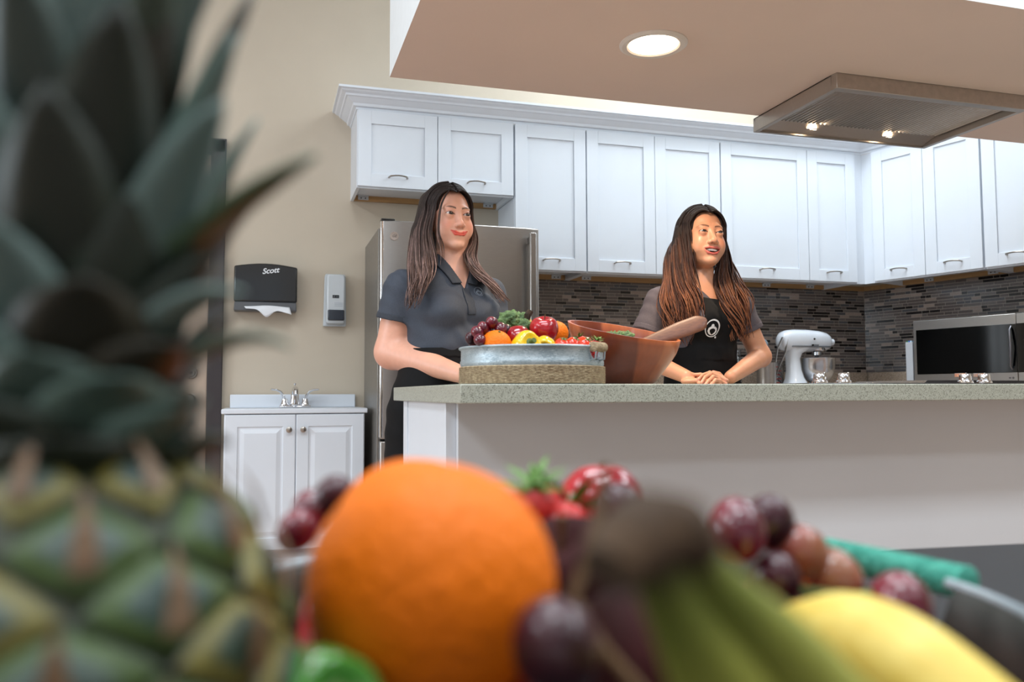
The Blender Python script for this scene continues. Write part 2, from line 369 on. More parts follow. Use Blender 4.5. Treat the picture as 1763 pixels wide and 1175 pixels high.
fl = tag(obj('cabinet_filler', MB().box((0, 0, 0), (.08, .03, .852)), M_white), 'white filler panel on the right wall side of the cabinet corner', 'panel'); fl.location = rloc(.001, 0, 1.588); fl.rotation_euler = (0, 0, RZ)

# crown moulding swept round the cabinet tops
prof = [(0, 2.441), (.006, 2.441), (.008, 2.452), (.022, 2.456), (.026, 2.47), (.036, 2.476), (.058, 2.494), (.066, 2.496), (.07, 2.506), (.088, 2.514), (.096, 2.522), (.108, 2.524), (.108, 2.536), (0, 2.536)]
path = [(.468, YW), (.468, FY), (3.741, FY), (3.741+D.x*1.5, FY+D.y*1.5)]
b = MB(); vs = []
dirs = [(Vector(path[i+1])-Vector(path[i])).normalized() for i in range(3)]
nrm = [Vector((-0-d.y*-1*-1, 0)) if False else Vector((d.y, -d.x)) for d in dirs]
for i, p in enumerate(path):
    if i == 0: m_ = nrm[0]
    elif i == 3: m_ = nrm[2]
    else: m_ = (nrm[i-1]+nrm[i]); m_ = m_/m_.dot(nrm[i])
    for (o_, z) in prof: vs.append((p[0]+m_.x*o_, p[1]+m_.y*o_, z))
k = len(prof)
fs = [(i*k+j, (i+1)*k+j, (i+1)*k+(j+1) % k, i*k+(j+1) % k) for i in range(3) for j in range(k)]+[tuple(range(k)), tuple(range(4*k-1, 3*k-1, -1))]
b.add(vs, fs); struct('trim_1', b, M_white, label='white crown moulding along the top of the wall cabinets', angle=20)

# tiled splashback, every strip of the mosaic in one mesh per wall
TC = [((26, 21, 22), .15), ((90, 82, 80), .36), ((104, 97, 95), .20), ((78, 78, 82), .16), ((146, 132, 124), .13)]
def tiles(name, length, z0, z1, label, loc, rotz, sd):
    rnd = random.Random(sd); b = MB(); b.box((0, 0, z0), (length, .004, z1), lin((182, 172, 162)))
    z = z0+.001; h = .0168
    while z+h < z1:
        x = -rnd.random()*.1
        while x < length:
            w = rnd.choice([.035, .05, .07, .09, .11, .13]); q = rnd.random(); acc = 0
            for c, p in TC:
                acc += p
                if q < acc: break
            if q > .8: w = min(w, .05)+.02
            a, e = max(x, .001), min(x+w, length-.001)
            if e-a > .004: f = 1.15+.3*rnd.random(); b.box((a, -.0008, z), (e, .001, z+h), tuple(v*f for v in lin(c)))
            x += w+.0025
        z += h+.003
    o = obj(name, b, mat('mosaic_tile', (100, 95, 90), .22, attr='col', noise=.12, nscale=90, coat=.2), None, smooth=False, colors=True)
    o.location = loc; o.rotation_euler = (0, 0, rotz); o['kind'] = 'structure'; o['label'] = label
tiles('splashback_back', 2.69, 1.022, 1.60, 'mosaic strip tile splashback on the back wall under the cabinets', (1.32, YW-.005, 0), 0, 3)
tiles('splashback_right', 2.0, 1.022, 1.60, 'mosaic strip tile splashback on the right wall behind the microwave', Vector((CX, YW, 0))+D*.006-Vector((math.cos(ANG), math.sin(ANG), 0))*.0055, RZ, 5)

b = MB(); b.box((3.68, YW-.03, 1.588), (CX-.012, YW-.006, 1.618)); q0 = Vector((CX, YW, 0))+D*.02; nq = Vector((-math.cos(ANG), -math.sin(ANG), 0)); q1 = q0+D*.30
b.prism([(q0.x+nq.x*.006, q0.y+nq.y*.006), (q1.x+nq.x*.006, q1.y+nq.y*.006), (q1.x+nq.x*.03, q1.y+nq.y*.03), (q0.x+nq.x*.03, q0.y+nq.y*.03)], 1.588, 1.618, 'z')
struct('trim_2', b, M_rail, label='bare wood rail under the corner of the wall cabinets', smooth=False)
# back worktop with upstand, base cabinets under it
M_quartz2 = speckle('tan_quartz', (178, 160, 142), (120, 104, 92), (196, 182, 168), .4, 300)
nn = Vector((-math.cos(ANG), -math.sin(ANG), 0)); c0 = Vector((CX, YW, 0))
inner = .62
# inside corner of the worktop front edge: intersection of Y = YW-inner with right run offset line
o_ = c0+nn*inner; tt = (YW-inner-o_.y)/D.y; ic = o_+D*tt
b = MB(); e1 = c0+D*2.1; e2 = e1+nn*inner
b.prism([(1.45, YW-.006), (1.45, YW-inner), (ic.x, ic.y), (e2.x, e2.y), (e1.x+nn.x*.006, e1.y), (c0.x-.01, c0.y-.006)], .865, .905, 'z')
wt = tag(obj('worktop', b, M_quartz2, bevel=.003), 'tan quartz worktop running along the back and right walls', 'counter')
b = MB(); b.box((1.45, YW-.024, .905), (c0.x-.012, YW-.006, 1.021))
q0 = c0+D*.03+nn*.006; q1 = c0+D*2.1+nn*.006
b.prism([(q0.x, q0.y), (q1.x, q1.y), (q1.x+nn.x*.018, q1.y+nn.y*.018), (q0.x+nn.x*.018, q0.y+nn.y*.018)], .905, 1.021, 'z')
obj('upstand', b, M_quartz2, wt)
def base_cab(label, loc, w, rotz, nd):
    t = thing('base_cabinet', label, 'cabinet', loc, rotz, 'white base cabinets under the back worktop')
    b = MB(); b.box((0, .06, 0), (w, .56, .1)); b.box((0, 0, .1), (w, .56, .864)); obj('body', b, M_white, t)
    for i in range(nd):
        a, c = i*w/nd+.003, (i+1)*w/nd-.003
        shaker(t, a, c, .11, .68, .5); dr = MB(); dr.box((a, -.02, .69), (c, 0, .855)); d = obj('drawer', dr, M_white, t, bevel=.0012); pull(d, (a+c)/2, .77, -.02)
for i in range(3): base_cab('white base cabinet under the back worktop, '+['nearest the refrigerator', 'middle of the three', 'nearest the corner'][i], (1.46+i*.62, YW-.58, 0), .615, 0, 2)
base_cab('white base cabinet on the right wall under the microwave', rloc(.55, .25, 0)+Vector((0, 0, 0)), .9, RZ, 2)

# ------------------------------------------------------------------ fridge
t = thing('refrigerator', 'stainless steel refrigerator standing behind the woman in the polo shirt', 'refrigerator', (.557, 4.2, 0))
fw, fh = .838, 1.762
M_fside = mat('fridge_side', (138, 134, 128), .38, .6, noise=.06, nscale=60)
b = MB(); b.box((-.012+.006, .085, .02), (fw-.004, .66, 1.735)); obj('body', b, M_fside, t, bevel=.004)
b = MB(); b.box((.01, .068, .04), (fw-.01, .086, 1.72)); obj('door_seal', b, M_dark, t)
def fdoor(z0, z1):
    b = MB(); pr = []
    for i in range(13):
        u = i/12; x = u*fw; bow = .012*(1-(2*u-1)**2)
        e = .010 if i in (0, 12) else 0
        pr.append((x, -bow+e))
    poly = [(0, .066)]+pr+[(fw, .066)]
    b.prism(poly, z0, z1, 'z'); return obj('door', b, M_steel, t, bevel=.006)
d1 = fdoor(.66, fh); d2 = fdoor(.05, .65)
b = MB(); b.tube([(.006, .016, .67), (.006, .016, fh-.004)], .0115, 12); obj('edge_strip', b, M_chrome, d1)
def fhandle(d, z0, z1):
    b = MB(); x = fw-.052
    b.prism([(x-.022, -.058), (x-.018, -.066), (x+.012, -.066), (x+.02, -.058), (x+.02, -.046), (x-.022, -.046)], z0, z1, 'z')
    b.box((x-.014, -.048, z0+.012), (x+.01, -.008, z0+.05)); b.box((x-.014, -.048, z1-.05), (x+.01, -.008, z1-.012)); obj('handle', b, M_steel, d, bevel=.003)
fhandle(d1, .98, 1.725)
b = MB(); b.tube([(.1, -.008, .56), (.1, -.06, .56), (.74, -.06, .56), (.74, -.008, .56)], .012, 10); obj('handle', b, M_steel, d2)
b = MB(); b.box((.0, .012, fh), (.07, .075, fh+.012)); obj('hinge_cover', b, M_black, t, bevel=.004)
Mx = Matrix.Translation((.064, -.0045, 1.682)) @ Matrix.Rotation(R(90), 4, 'X') @ Matrix.Rotation(R(0), 4, 'Z')
b = MB(); b.lathe([(0, .001), (.0165, .001), (.0175, .0025), (.0215, .0025), (.0225, .001), (.0225, 0)], n=40, M=Mx)
for k in range(4):
    a = PI/2*k+.5; pts = []
    for j in range(9): q = a+j/8*1.2; rr = .0165-.004*math.sin(j/8*PI); pts.append(Mx @ Vector((rr*math.cos(q), rr*math.sin(q), .0025)))
    b.tube(pts, .0008, 5)
bd = obj('badge', b, mat('badge_silver', (205, 195, 188), .3, .9, noise=.02), d1)
text_mesh('badge_letters', 'GE', .018, mat('badge_grey', (110, 104, 100), .4, .6, noise=.02), bd, (.064, -.0075, 1.682), (R(90), 0, 0), shear=.3, extrude=.0006)

# ------------------------------------------------------------------ vanity with tap
t = thing('vanity_cabinet', 'small white two-door vanity cabinet left of the refrigerator', 'cabinet', (-.19, 4.45, 0))
vw = .70; b = MB(); b.box((0, .02, .09), (vw, .44, .786)); b.box((.03, .07, 0), (vw-.03, .44, .09)); obj('body', b, M_white, t, bevel=.002)
shaker(t, .004, vw/2-.002, .1, .782, y=.02, st=.06, raised=True, knob=(vw/2-.034, .705))
shaker(t, vw/2+.002, vw-.004, .1, .782, y=.02, st=.06, raised=True, knob=(vw/2+.036, .705))
M_cult = mat('white_sink_top', (226, 232, 240), .45, noise=.01)
b = MB(); b.box((-.013, -.005, .787), (vw+.013, .44, .812)); b.box((.012, .418, .812), (vw-.008, .44, .885)); obj('sink_top', b, M_cult, t, bevel=.004)
# tap: base plate, spout, two lever handles
t = thing('faucet', 'chrome two-handle faucet on the white vanity top', 'faucet', (.165, 4.80, .8125))
b = MB(); b.box((-.085, -.025, 0), (.085, .025, .012)); obj('base_plate', b, M_chrome, t, bevel=.006)
b = MB(); b.lathe([(.026, .01), (.027, .03), (.024, .05), (.021, .075), (.019, .09), (.012, .098), (0, .1)], n=24)
b.tube([(0, 0, .07), (0, -.04, .1), (0, -.09, .1), (0, -.125, .085), (0, -.13, .07)], [.018, .018, .016, .014, .013], 12); obj('spout', b, M_chrome, t)
b = MB(); b.tube([(0, .01, .09), (0, .01, .125)], .003, 8); b.ball((0, .01, .129), .007, 12); obj('drain_rod', b, M_chrome, t)
for sx in (-1, 1):
    b = MB(); b.lathe([(.024, .01), (.024, .018), (.018, .03), (.015, .048), (.0, .052)], c=(sx*.055, 0, 0), n=24)
    b.tube([(sx*.055, 0, .03), (sx*.062, -.002, .065), (sx*.078, -.006, .088), (sx*.10, -.012, .098), (sx*.128, -.02, .1)], [.014, .0125, .011, .010, .008], 12, flat=.6); obj('handle', b, M_chrome, t)

# paper towel dispenser
t = thing('paper_towel_dispenser', 'black paper towel dispenser on the cream wall with a towel hanging out', 'dispenser', (-.165, YW-.001, 1.345))
b = MB(); w = .335; top = [(0, .235), (.02, .262), (.3, .262), (.333, .235)]
b.prism([(0, .05), (0, .245)]+[(w*i/10, .245+.018*math.sin(PI*i/10)) for i in range(1, 10)]+[(w, .245), (w, .05)], -.105, 0, 'y')
cv = obj('cover', b, M_black, t, bevel=.008)
b = MB(); b.prism([(.0, 0), (.004, .049), (w-.004, .049), (w-.002, 0)], -.10, 0, 'y'); obj('base', b, M_grey, t, bevel=.004)
b = MB(); vs = []; nx = 22
for i in range(nx):
    u = i/(nx-1); x = .055+.24*u
    for j in range(5):
        v = j/4; vs.append((x+.01*v, -.108-.02*v+.008*math.sin(u*9+v*2), .022-(.012+.042*math.exp(-((u-.45)/.14)**2)+.028*(u > .7)*(u-.7)*2.2+.012*u)*v+.006*math.sin(u*PI)*(1-v)))
fs = [(i*5+j, (i+1)*5+j, (i+1)*5+j+1, i*5+j+1) for i in range(nx-1) for j in range(4)]
o = obj('paper_towel', b.add(vs, fs), mat('paper', (232, 234, 238), .9, noise=.02), t); md = o.modifiers.new('s', 'SOLIDIFY'); md.thickness = .0015
text_mesh('brand_text', 'Scott', .042, mat('white_print', (225, 228, 232), .6, noise=.01), cv, (.19, -.1062, .222), (R(90), R(-8), 0), shear=.35, bold=.0009)

# soap dispenser
t = thing('soap_dispenser', 'grey-white soap dispenser with dark push bar on the cream wall', 'dispenser', (.318, YW-.001, 1.272))
M_soap = mat('soap_plastic', (198, 204, 208), .3, noise=.02, coat=.3)
b = MB(); b.prism([(0, .004), (.004, 0), (.124, 0), (.128, .004), (.128, .06), (.124, .285), (.118, .3), (.012, .3), (.006, .285)], -.03, 0, 'y'); obj('back_plate', b, M_soap, t, bevel=.003)
b = MB(); b.prism([(.014, .012), (.116, .012), (.116, .09), (.118, .275), (.108, .292), (.022, .292), (.014, .275)], -.095, -.031, 'y'); sh = obj('cover', b, M_soap, t, bevel=.01)
b = MB(); b.box((.046, -.0965, .155), (.082, -.0951, .172)); obj('window', b, M_black, sh)
b = MB(); b.box((.05, -.0968, .158), (.06, -.0966, .168)); b.box((.065, -.0968, .160), (.078, -.0966, .166)); obj('window_print', b, M_grey, sh)
b = MB(); b.box((.02, -.108, .028), (.112, -.0955, .088)); obj('push_bar', b, mat('dark_blue_plastic', (42, 48, 58), .3, noise=.05, coat=.3), t, bevel=.008)
for k in range(3):
    b = MB()
    for j in range(7): b.box((.058+j*.0065, -.0962, .1255-k*.0085), (.0625+j*.0065, -.0951, .1285-k*.0085))
    obj('printed_line', b, mat('grey_print', (150, 160, 172), .6, noise=.01), sh)
# ------------------------------------------------------------------ island
M_slab = speckle('speckled_green_grey_stone', (170, 172, 158), (92, 92, 80), (186, 188, 176), .35, 640)
M_cream = mat('pale_island_panel', (214, 217, 221), .6, noise=.02, nscale=2)
t = thing('kitchen_island', 'long kitchen island with a speckled stone top, the women standing behind it', 'island', (.425, 1.85, 0))
b = MB(); b.box((0, 0, .8625), (3.1, 1.02, .907)); obj('stone_top', b, M_slab, t, bevel=.0025)
b = MB(); b.box((.025, .26, 0), (.045, .93, .862)); b.box((.02, .86, 0), (.026, .93, .862)); b.box((.019, .25, 0), (.046, .265, .862)); obj('end_panel', b, M_white, t, bevel=.001)
b = MB(); b.box((.046, .228, 0), (3.05, .25, .862)); obj('front_panel', b, M_cream, t, bevel=.001)
b = MB(); b.box((.046, .25, 0), (3.05, .92, .862)); cb = obj('carcass', b, M_white, t)
for i in range(5): pass
# cooktop and knobs
t = thing('cooktop', 'black glass cooktop set into the island top under the hood', 'cooktop', (1.52, 2.10, .907))
b = MB(); b.box((0, 0, 0), (.92, .52, .006)); obj('glass_top', b, M_black, t, bevel=.002)
b = MB(); b.prism([(.50, .006), (.515, .0165), (.72, .0165), (.735, .006)], .1, .44, 'y'); b.prism([(.735, .006), (.755, .0155), (.915, .0155), (.918, .006)], .1, .44, 'y'); obj('griddle', b, mat('cast_iron', (34, 30, 30), .5, noise=.1), t, bevel=.001)
for kx in (.09, .175, .615, .69):
    b = MB(); kz = .006
    b.lathe([(.024, kz), (.023, kz+.006), (.019, kz+.009), (.018, kz+.026), (.016, kz+.029), (0, kz+.029)], c=(kx, .07 if kx < .5 else .05, 0), n=28)
    b.box((kx-.003, .045, kz+.02), (kx+.003, .09, kz+.032)); obj('knob', b, M_chrome, t, bevel=.0008)

# ------------------------------------------------------------------ stand mixer
t = thing('stand_mixer', 'white tilt-head stand mixer with a steel bowl on the back worktop', 'mixer', (3.06, 4.52, .905))
M_enam = mat('white_enamel', (222, 228, 236), .15, noise=.01, coat=.6)
def hull_loft(mb, rings, n=24, caps=True):
    vs = []
    for (c, ry, rz, ex) in rings:
        for k in range(n):
            q = 2*PI*k/n; cc, ss = math.cos(q), math.sin(q)
            vs.append((c[0], c[1]+ry*math.copysign(abs(cc)**ex, cc), c[2]+rz*math.copysign(abs(ss)**ex, ss)))
    m = len(rings); fs = [(i*n+k, i*n+(k+1) % n, (i+1)*n+(k+1) % n, (i+1)*n+k) for i in range(m-1) for k in range(n)]
    if caps: fs += [tuple(range(n)), tuple(range(m*n-1, (m-1)*n-1, -1))]
    mb.add(vs, fs); return mb
b = MB(); Z = .30
rings = []
for x, r, rr, dz in ((-.002, .012, .015, -.004), (.003, .035, .035, -.002), (.02, .052, .055, 0), (.05, .06, .066, .002), (.1, .064, .07, .004), (.2, .064, .07, .004), (.28, .062, .066, .002), (.33, .057, .058, 0), (.355, .047, .047, -.002), (.366, .03, .032, -.004), (.368, .01, .01, -.004)):
    rings.append(((x, 0, Z+dz), r, rr, .85))
obj('head', hull_loft(b, rings), M_enam, t, angle=60)
b = MB(); b.prism([(.06, -.0655), (.30, -.0625), (.345, -.05), (.36, 0), (.345, .05), (.30, .0625), (.06, .0655)], Z-.040, Z-.030, 'z'); obj('trim_band', b, mat('band_grey', (150, 154, 160), .3, .7, noise=.02), t)
b = MB(); b.lathe([(0, 0), (.006, 0), (.006, .004), (0, .005)], n=16, M=Matrix.Translation((.215, -.0625, Z+.012)) @ Matrix.Rotation(R(90), 4, 'X')); b.lathe([(0, 0), (.006, 0), (.005, .008), (0, .009)], n=16, M=Matrix.Translation((.2, -.064, Z-.026)) @ Matrix.Rotation(R(90), 4, 'X')); b.box((.2, -.072, Z-.028), (.24, -.068, Z-.024)); obj('speed_lever', b, M_black, t)
b = MB(); b.lathe([(0, 0), (.014, 0), (.014, .01), (.021, .014), (.021, .03), (.012, .034), (0, .034)], n=20, M=Matrix.Translation((.366, 0, Z-.002)) @ Matrix.Rotation(R(90), 4, 'Y')); obj('hub_knob', b, M_enam, t)
b = MB()
def ring_z(mb, rs, n=24):
    vs = []
    for (cx, cy, z, rx, ry, ex) in rs:
        for k in range(n):
            q = 2*PI*k/n; cc, ss = math.cos(q), math.sin(q)
            vs.append((cx+rx*math.copysign(abs(cc)**ex, cc), cy+ry*math.copysign(abs(ss)**ex, ss), z))
    m = len(rs); fs = [(i*n+k, i*n+(k+1) % n, (i+1)*n+(k+1) % n, (i+1)*n+k) for i in range(m-1) for k in range(n)]
    mb.add(vs, fs+[tuple(range(n-1, -1, -1)), tuple(range((m-1)*n, m*n))]); return mb
ring_z(b, [(.115, 0, .03, .072, .075, .8), (.11, 0, .07, .056, .058, .9), (.105, 0, .12, .047, .048, 1), (.1, 0, .19, .044, .045, 1), (.105, 0, .225, .055, .052, 1), (.135, 0, .25, .085, .058, .9), (.17, 0, .285, .125, .060, .85)])
obj('column', b, M_enam, t, angle=60)
b = MB(); ring_z(b, [(.175, 0, 0, .16, .105, .8), (.175, 0, .025, .16, .105, .8), (.17, 0, .036, .15, .095, .8)]); obj('foot', b, M_enam, t, angle=60)
b = MB(); b.lathe([(.04, .038), (.05, .04), (.052, .048), (.06, .052), (.082, .07), (.1, .1), (.108, .135), (.11, .19), (.113, .194), (.11, .196), (.106, .19), (.104, .135), (.095, .1), (.075, .072), (0, .06)], c=(.275, 0, 0), n=48); obj('bowl', b, mat('bowl_steel', (206, 206, 208), .22, 1, noise=.03), t)
b = MB(); b.lathe([(.052, .268), (.054, .25), (.048, .238), (.03, .234), (.03, .215), (.016, .21), (.012, .19), (0, .19)], c=(.275, 0, 0), n=28); obj('beater_shaft', b, M_chrome, t)

# ------------------------------------------------------------------ utensil crock, tongs, ladle, measuring cup, glassware
t = thing('utensil_holder', 'ribbed steel utensil holder beside the white mixer', 'utensil holder', (2.955, 4.50, .905))
b = MB(); b.lathe([(0, .002), (.055, .002), (.057, 0), (.058, .16), (.06, .163), (.056, .163), (.054, .01), (0, .01)], n=72, wob=lambda q, z, u: 1+(.02*math.cos(18*q) if .01 < z < .16 else 0)); obj('body', b, M_steel, t)
def utensil(name, label, x, y, tilt, az, kind):
    t = thing(name, label, 'utensil', (x, y, .917)); Mx = Matrix.Rotation(az, 4, 'Z') @ Matrix.Rotation(tilt, 4, 'Y')
    if kind == 'tongs':
        for s in (-1, 1):
            b = MB(); b.tube([Mx @ Vector((s*.003, 0, .0)), Mx @ Vector((s*.012, 0, .12)), Mx @ Vector((s*.03, 0, .24)), Mx @ Vector((s*.017, 0, .32))], [.006, .007, .009, .011], 8, flat=.35, mi=0); obj('arm', b, M_steel, t)
    elif kind == 'ladle':
        b = MB(); b.tube([Mx @ Vector((0, 0, .0)), Mx @ Vector((0, 0, .24))], .004, 8); obj('shaft', b, M_steel, t)
        b = MB(); b.ball(Mx @ Vector((0, 0, .265)), .034, 20, sc=(1, .5, 1)); obj('scoop', b, mat('grey_nylon', (128, 142, 152), .45, noise=.04), t)
    elif kind == 'spatula':
        b = MB(); b.tube([Mx @ Vector((0, 0, 0)), Mx @ Vector((0, 0, .22))], .005, 8); obj('shaft', b, M_steel, t)
        b = MB(); b.box((-.03, -.004, .21), (.03, .004, .31), M=Mx); obj('blade', b, mat('slate_silicone', (92, 106, 118), .5, noise=.04), t, bevel=.003)
    elif kind == 'whisk':
        b = MB(); b.tube([Mx @ Vector((0, 0, 0)), Mx @ Vector((0, 0, .16))], .006, 8); obj('shaft', b, M_steel, t)
        b = MB()
        for k in range(5):
            a = PI*k/5; b.tube([Mx @ Vector((math.cos(a)*.03*math.sin(q), math.sin(a)*.03*math.sin(q), .16+.055*(1-math.cos(q)))) for q in [i/14*2*PI for i in range(15)]], .0012, 5)
        obj('wires', b, M_steel, t)
utensil('tongs', 'steel tongs standing open in the utensil holder beside the mixer', 2.972, 4.475, R(19), R(0), 'tongs')
utensil('spatula', 'slate grey spatula standing in the utensil holder', 2.945, 4.515, R(-6), R(0), 'spatula')
utensil('ladle', 'grey ladle standing in the utensil holder', 2.945, 4.50, R(-2), R(15), 'ladle')
utensil('whisk', 'wire whisk standing at the back of the utensil holder', 2.93, 4.485, R(-11), R(5), 'whisk')
M_clear = mat('clear_glass', (245, 248, 250), .03, trans=1)
t = thing('measuring_jug', 'clear measuring jug with red markings behind the mixer column', 'jug', (3.12, 4.66, .905))
b = MB(); b.lathe([(0, 0), (.05, 0), (.055, .01), (.062, .17), (.066, .18), (.06, .18), (.052, .012), (0, .008)], n=36); bj = obj('body', b, M_clear, t)
b = MB()
for k in range(5): b.box((-.03, -.0625-.0006*k, .04+.025*k), (.01 if k % 2 else 0, -.061, .044+.025*k))
obj('red_scale', b, mat('red_print', (168, 40, 42), .5, noise=.02), bj)
for i, (x, y, r, h) in enumerate(((2.66, 4.62, .034, .15), (2.735, 4.66, .034, .22), (2.80, 4.58, .032, .20), (2.86, 4.68, .03, .25))):
    t = tag(obj('drinking_glass', MB().lathe([(0, 0), (r*.8, 0), (r*.85, .01), (r, h), (r*.94, h), (r*.78, .012), (0, .01)], c=(0, 0, 0), n=28), M_clear), ['shortest clear glass on the back worktop', 'clear glass second from the left on the back worktop', 'clear glass third from the left on the back worktop', 'tallest clear glass, nearest the utensil holder on the back worktop'][i], 'glass', 'glasses on the back worktop')
    t.location = (x, y, .905)

# ------------------------------------------------------------------ microwave on the right wall worktop
t = thing('microwave', 'stainless steel microwave with a black door window on the right-hand worktop', 'microwave', rloc(.386, .1, .905), RZ)
mw, mh, md_ = .80, .408, .36
b = MB(); b.box((.004, .02, .012), (mw, md_, mh-.003)); 
for fx in (.05, .7):
    for fy in (.06, .3): b.lathe([(0, 0), (.015, 0), (.015, .013), (0, .013)], c=(fx, fy, 0), n=12)
obj('body', b, M_grey, t, bevel=.004)
b = MB(); b.box((0, 0, .03), (.592, .021, mh)); dd = obj('door', b, M_steel, t, bevel=.003)
b = MB(); b.box((.018, -.002, .085), (.5915, .001, .352)); obj('window', b, mat('microwave_glass', (5, 6, 7), .08, noise=.01), dd, bevel=.002)
b = MB(); b.tube([(.565, -.0, .34), (.566, -.02, .32), (.574, -.032, .22), (.566, -.02, .12), (.565, 0, .10)], [.005, .006, .008, .006, .005], 10, flat=.6); obj('handle', b, mat('dark_steel', (120, 120, 126), .3, .9, noise=.03), dd)
b = MB(); b.box((.594, 0, .03), (mw, .021, mh)); cp = obj('control_panel', b, M_steel, t, bevel=.003)
b = MB(); b.box((.594, -.002, .085), (mw-.01, .001, .352)); kp = obj('keypad', b, MATS['microwave_glass'], cp)
b = MB()
for i in range(5):
    for j in range(3): b.box((.63+j*.05, -.0025, .1+i*.04), (.648+j*.05, -.0015, .103+i*.04))
obj('key_marks', b, M_grey, kp)
b = MB(); b.lathe([(0, 0), (.006, 0), (.006, .0008), (0, .0008)], n=16, M=Matrix.Translation((.568, .0, .056)) @ Matrix.Rotation(R(90), 4, 'X')); b.box((.545, -.0008, .052), (.557, .0, .060)); obj('emblem', b, mat('emblem_grey', (92, 88, 90), .4, noise=.02), dd)
t = thing('binder', 'slim white box with small coloured tabs standing left of the microwave', 'box', rloc(.33, .115, .905), RZ)
b = MB(); b.box((0, .02, 0), (.045, .25, .283)); obj('body', b, mat('pale_card', (190, 196, 204), .6, noise=.02), t, bevel=.002)
for k, c in enumerate(((60, 130, 90), (70, 100, 190), (190, 215, 235))):
    b = MB(); b.box((.006+k*.012, .022, .283), (.016+k*.012, .06, .292)); obj('tab', b, mat('tab_%d' % k, c, .5, noise=.02), t, label=['green tab', 'blue tab', 'pale blue tab'][k])

# ------------------------------------------------------------------ trays of fruit
M_galv = galvanized('galvanized_sheet')
def rope_mat(name, c1, c2): return mat(name, c1, .9, rgb2=c2, nscale=120, bump=.5, bscale=300)
M_jute = rope_mat('jute', (150, 128, 100), (190, 170, 138))
M_teal = rope_mat('teal_cord', (50, 138, 120), (84, 172, 152))
def tray(label, loc, rad, h, hang, wrap, group=None, wrapband=True, grip=M_jute, cut=.13, sheet=None):
    t = thing('round_tray', label, 'tray', loc); zb = h*(.50 if wrapband else .56)
    b = MB(); n = 96; zs = [0, .004, zb, zb+.004, zb+.012, zb+.016, h-.006, h]
    rs = [rad-.004, rad-.002, rad-.002, rad, rad, rad-.002, rad-.002, rad+.002]
    vs = []; 
    def cutz(a, z):
        for c in (hang, hang+PI):
            dlt = abs((a-c+PI) % (2*PI)-PI)
            if dlt < cut: return min(z, zb+.016)
        return z
    for i, (r, z) in enumerate(zip(rs, zs)):
        for k in range(n): a = 2*PI*k/n; vs.append((r*math.cos(a), r*math.sin(a), cutz(a, z)))
    for i, (r, z) in list(enumerate(zip(rs, zs)))[::-1]:
        for k in range(n): a = 2*PI*k/n; vs.append(((r-.003)*math.cos(a), (r-.003)*math.sin(a), max(.003, cutz(a, z))))
    m = 2*len(zs); fs = [(i*n+k, i*n+(k+1) % n, (i+1)*n+(k+1) % n, (i+1)*n+k) for i in range(m-1) for k in range(n)]
    fs += [tuple(range(n-1, -1, -1)), tuple(range((m-1)*n, m*n))]
    b.add(vs, fs); obj('body', b, sheet or M_galv, t, angle=50)
    for c in (hang, hang+PI):       # rolled rim between the cut-outs
        b = MB(); a0, a1 = c+cut, c+PI-cut
        b.tube([((rad+.001)*math.cos(a0+(a1-a0)*k/48), (rad+.001)*math.sin(a0+(a1-a0)*k/48), h) for k in range(49)], .0032, 8); obj('rim', b, M_galv, t)
    if wrapband:
        b = MB(); nr = 12; pr = []
        for i in range(nr):
            for q in (0, .25, .5, .75): pr.append((rad+.0012+.0022*math.sin(PI*q+.0), .003+(zb-.004)*(i+q)/nr))
        pr = [(rad-.001, .002)]+pr+[(rad-.001, zb)]
        b.lathe(pr, n=96, wob=lambda q, z, u: 1+.0035*math.sin(q*150+z*900)); obj('rope_wrap', b, M_jute, t, angle=60)
    for c in (hang, hang+PI):
        ca, sa = math.cos(c), math.sin(c); e = rad*math.sin(cut)*1.02
        def P(u, r, z): return (r*ca-u*sa, r*sa+u*ca, z)
        hb = MB()
        for s in (-1, 1):
            hb.tube([P(s*e*.95, rad-.004, zb+.012), P(s*e*.95, rad+.012, zb+.016), P(s*e*.95, rad+.014, h-.004), P(s*e*.9, rad+.012, h)], .0022, 8)
        hd_ = obj('handle_frame', hb, M_galv, t)
        g = MB(); N_ = 60; pts = []; rr = []
        for k in range(N_+1):
            u = -1+2*k/N_; pts.append(P(u*(e+.004), rad+.008, h-.001)); rr.append(wrap*(1 if k % 3 else .86)*(1 if 0 < k < N_ else .7))
        g.tube(pts, rr, 14); obj('grip', g, grip, hd_)
    return t
# ---- fruit builders; every fruit is a thing of its own
M_orange = mat('orange_peel', (236, 116, 0), .55, noise=.06, nscale=8, bump=.3, bscale=190, spec=.3)
M_grape = mat('red_grape', (134, 32, 50), .22, rgb2=(78, 14, 32), nscale=26, coat=.4, sss=.1)
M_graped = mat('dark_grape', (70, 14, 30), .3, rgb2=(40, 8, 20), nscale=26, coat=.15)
M_grapeg = mat('blushed_grape', (146, 56, 56), .25, rgb2=(140, 88, 60), nscale=18, coat=.3, sss=.1)
M_apple = mat('red_apple', (186, 24, 36), .2, rgb2=(132, 12, 26), nscale=22, coat=.45)
M_tomato = mat('tomato', (232, 66, 24), .16, rgb2=(212, 40, 18), nscale=9, coat=.5, sss=.1)
M_yellow = mat('yellow_pepper', (246, 196, 18), .18, noise=.05, nscale=8, coat=.6, sss=.1)
M_opep = mat('orange_pepper', (236, 104, 20), .2, noise=.06, nscale=8, coat=.5)
M_gstem = mat('green_stem', (84, 104, 44), .6, noise=.2, nscale=40)
M_bstem = mat('brown_stem', (92, 66, 36), .7, noise=.2, nscale=40)
M_straw = mat('strawberry', (214, 34, 30), .3, noise=.1, nscale=30, bump=.6, bscale=240, coat=.3)
M_leaf = mat('strawberry_leaf', (86, 128, 48), .55, noise=.15, nscale=40)
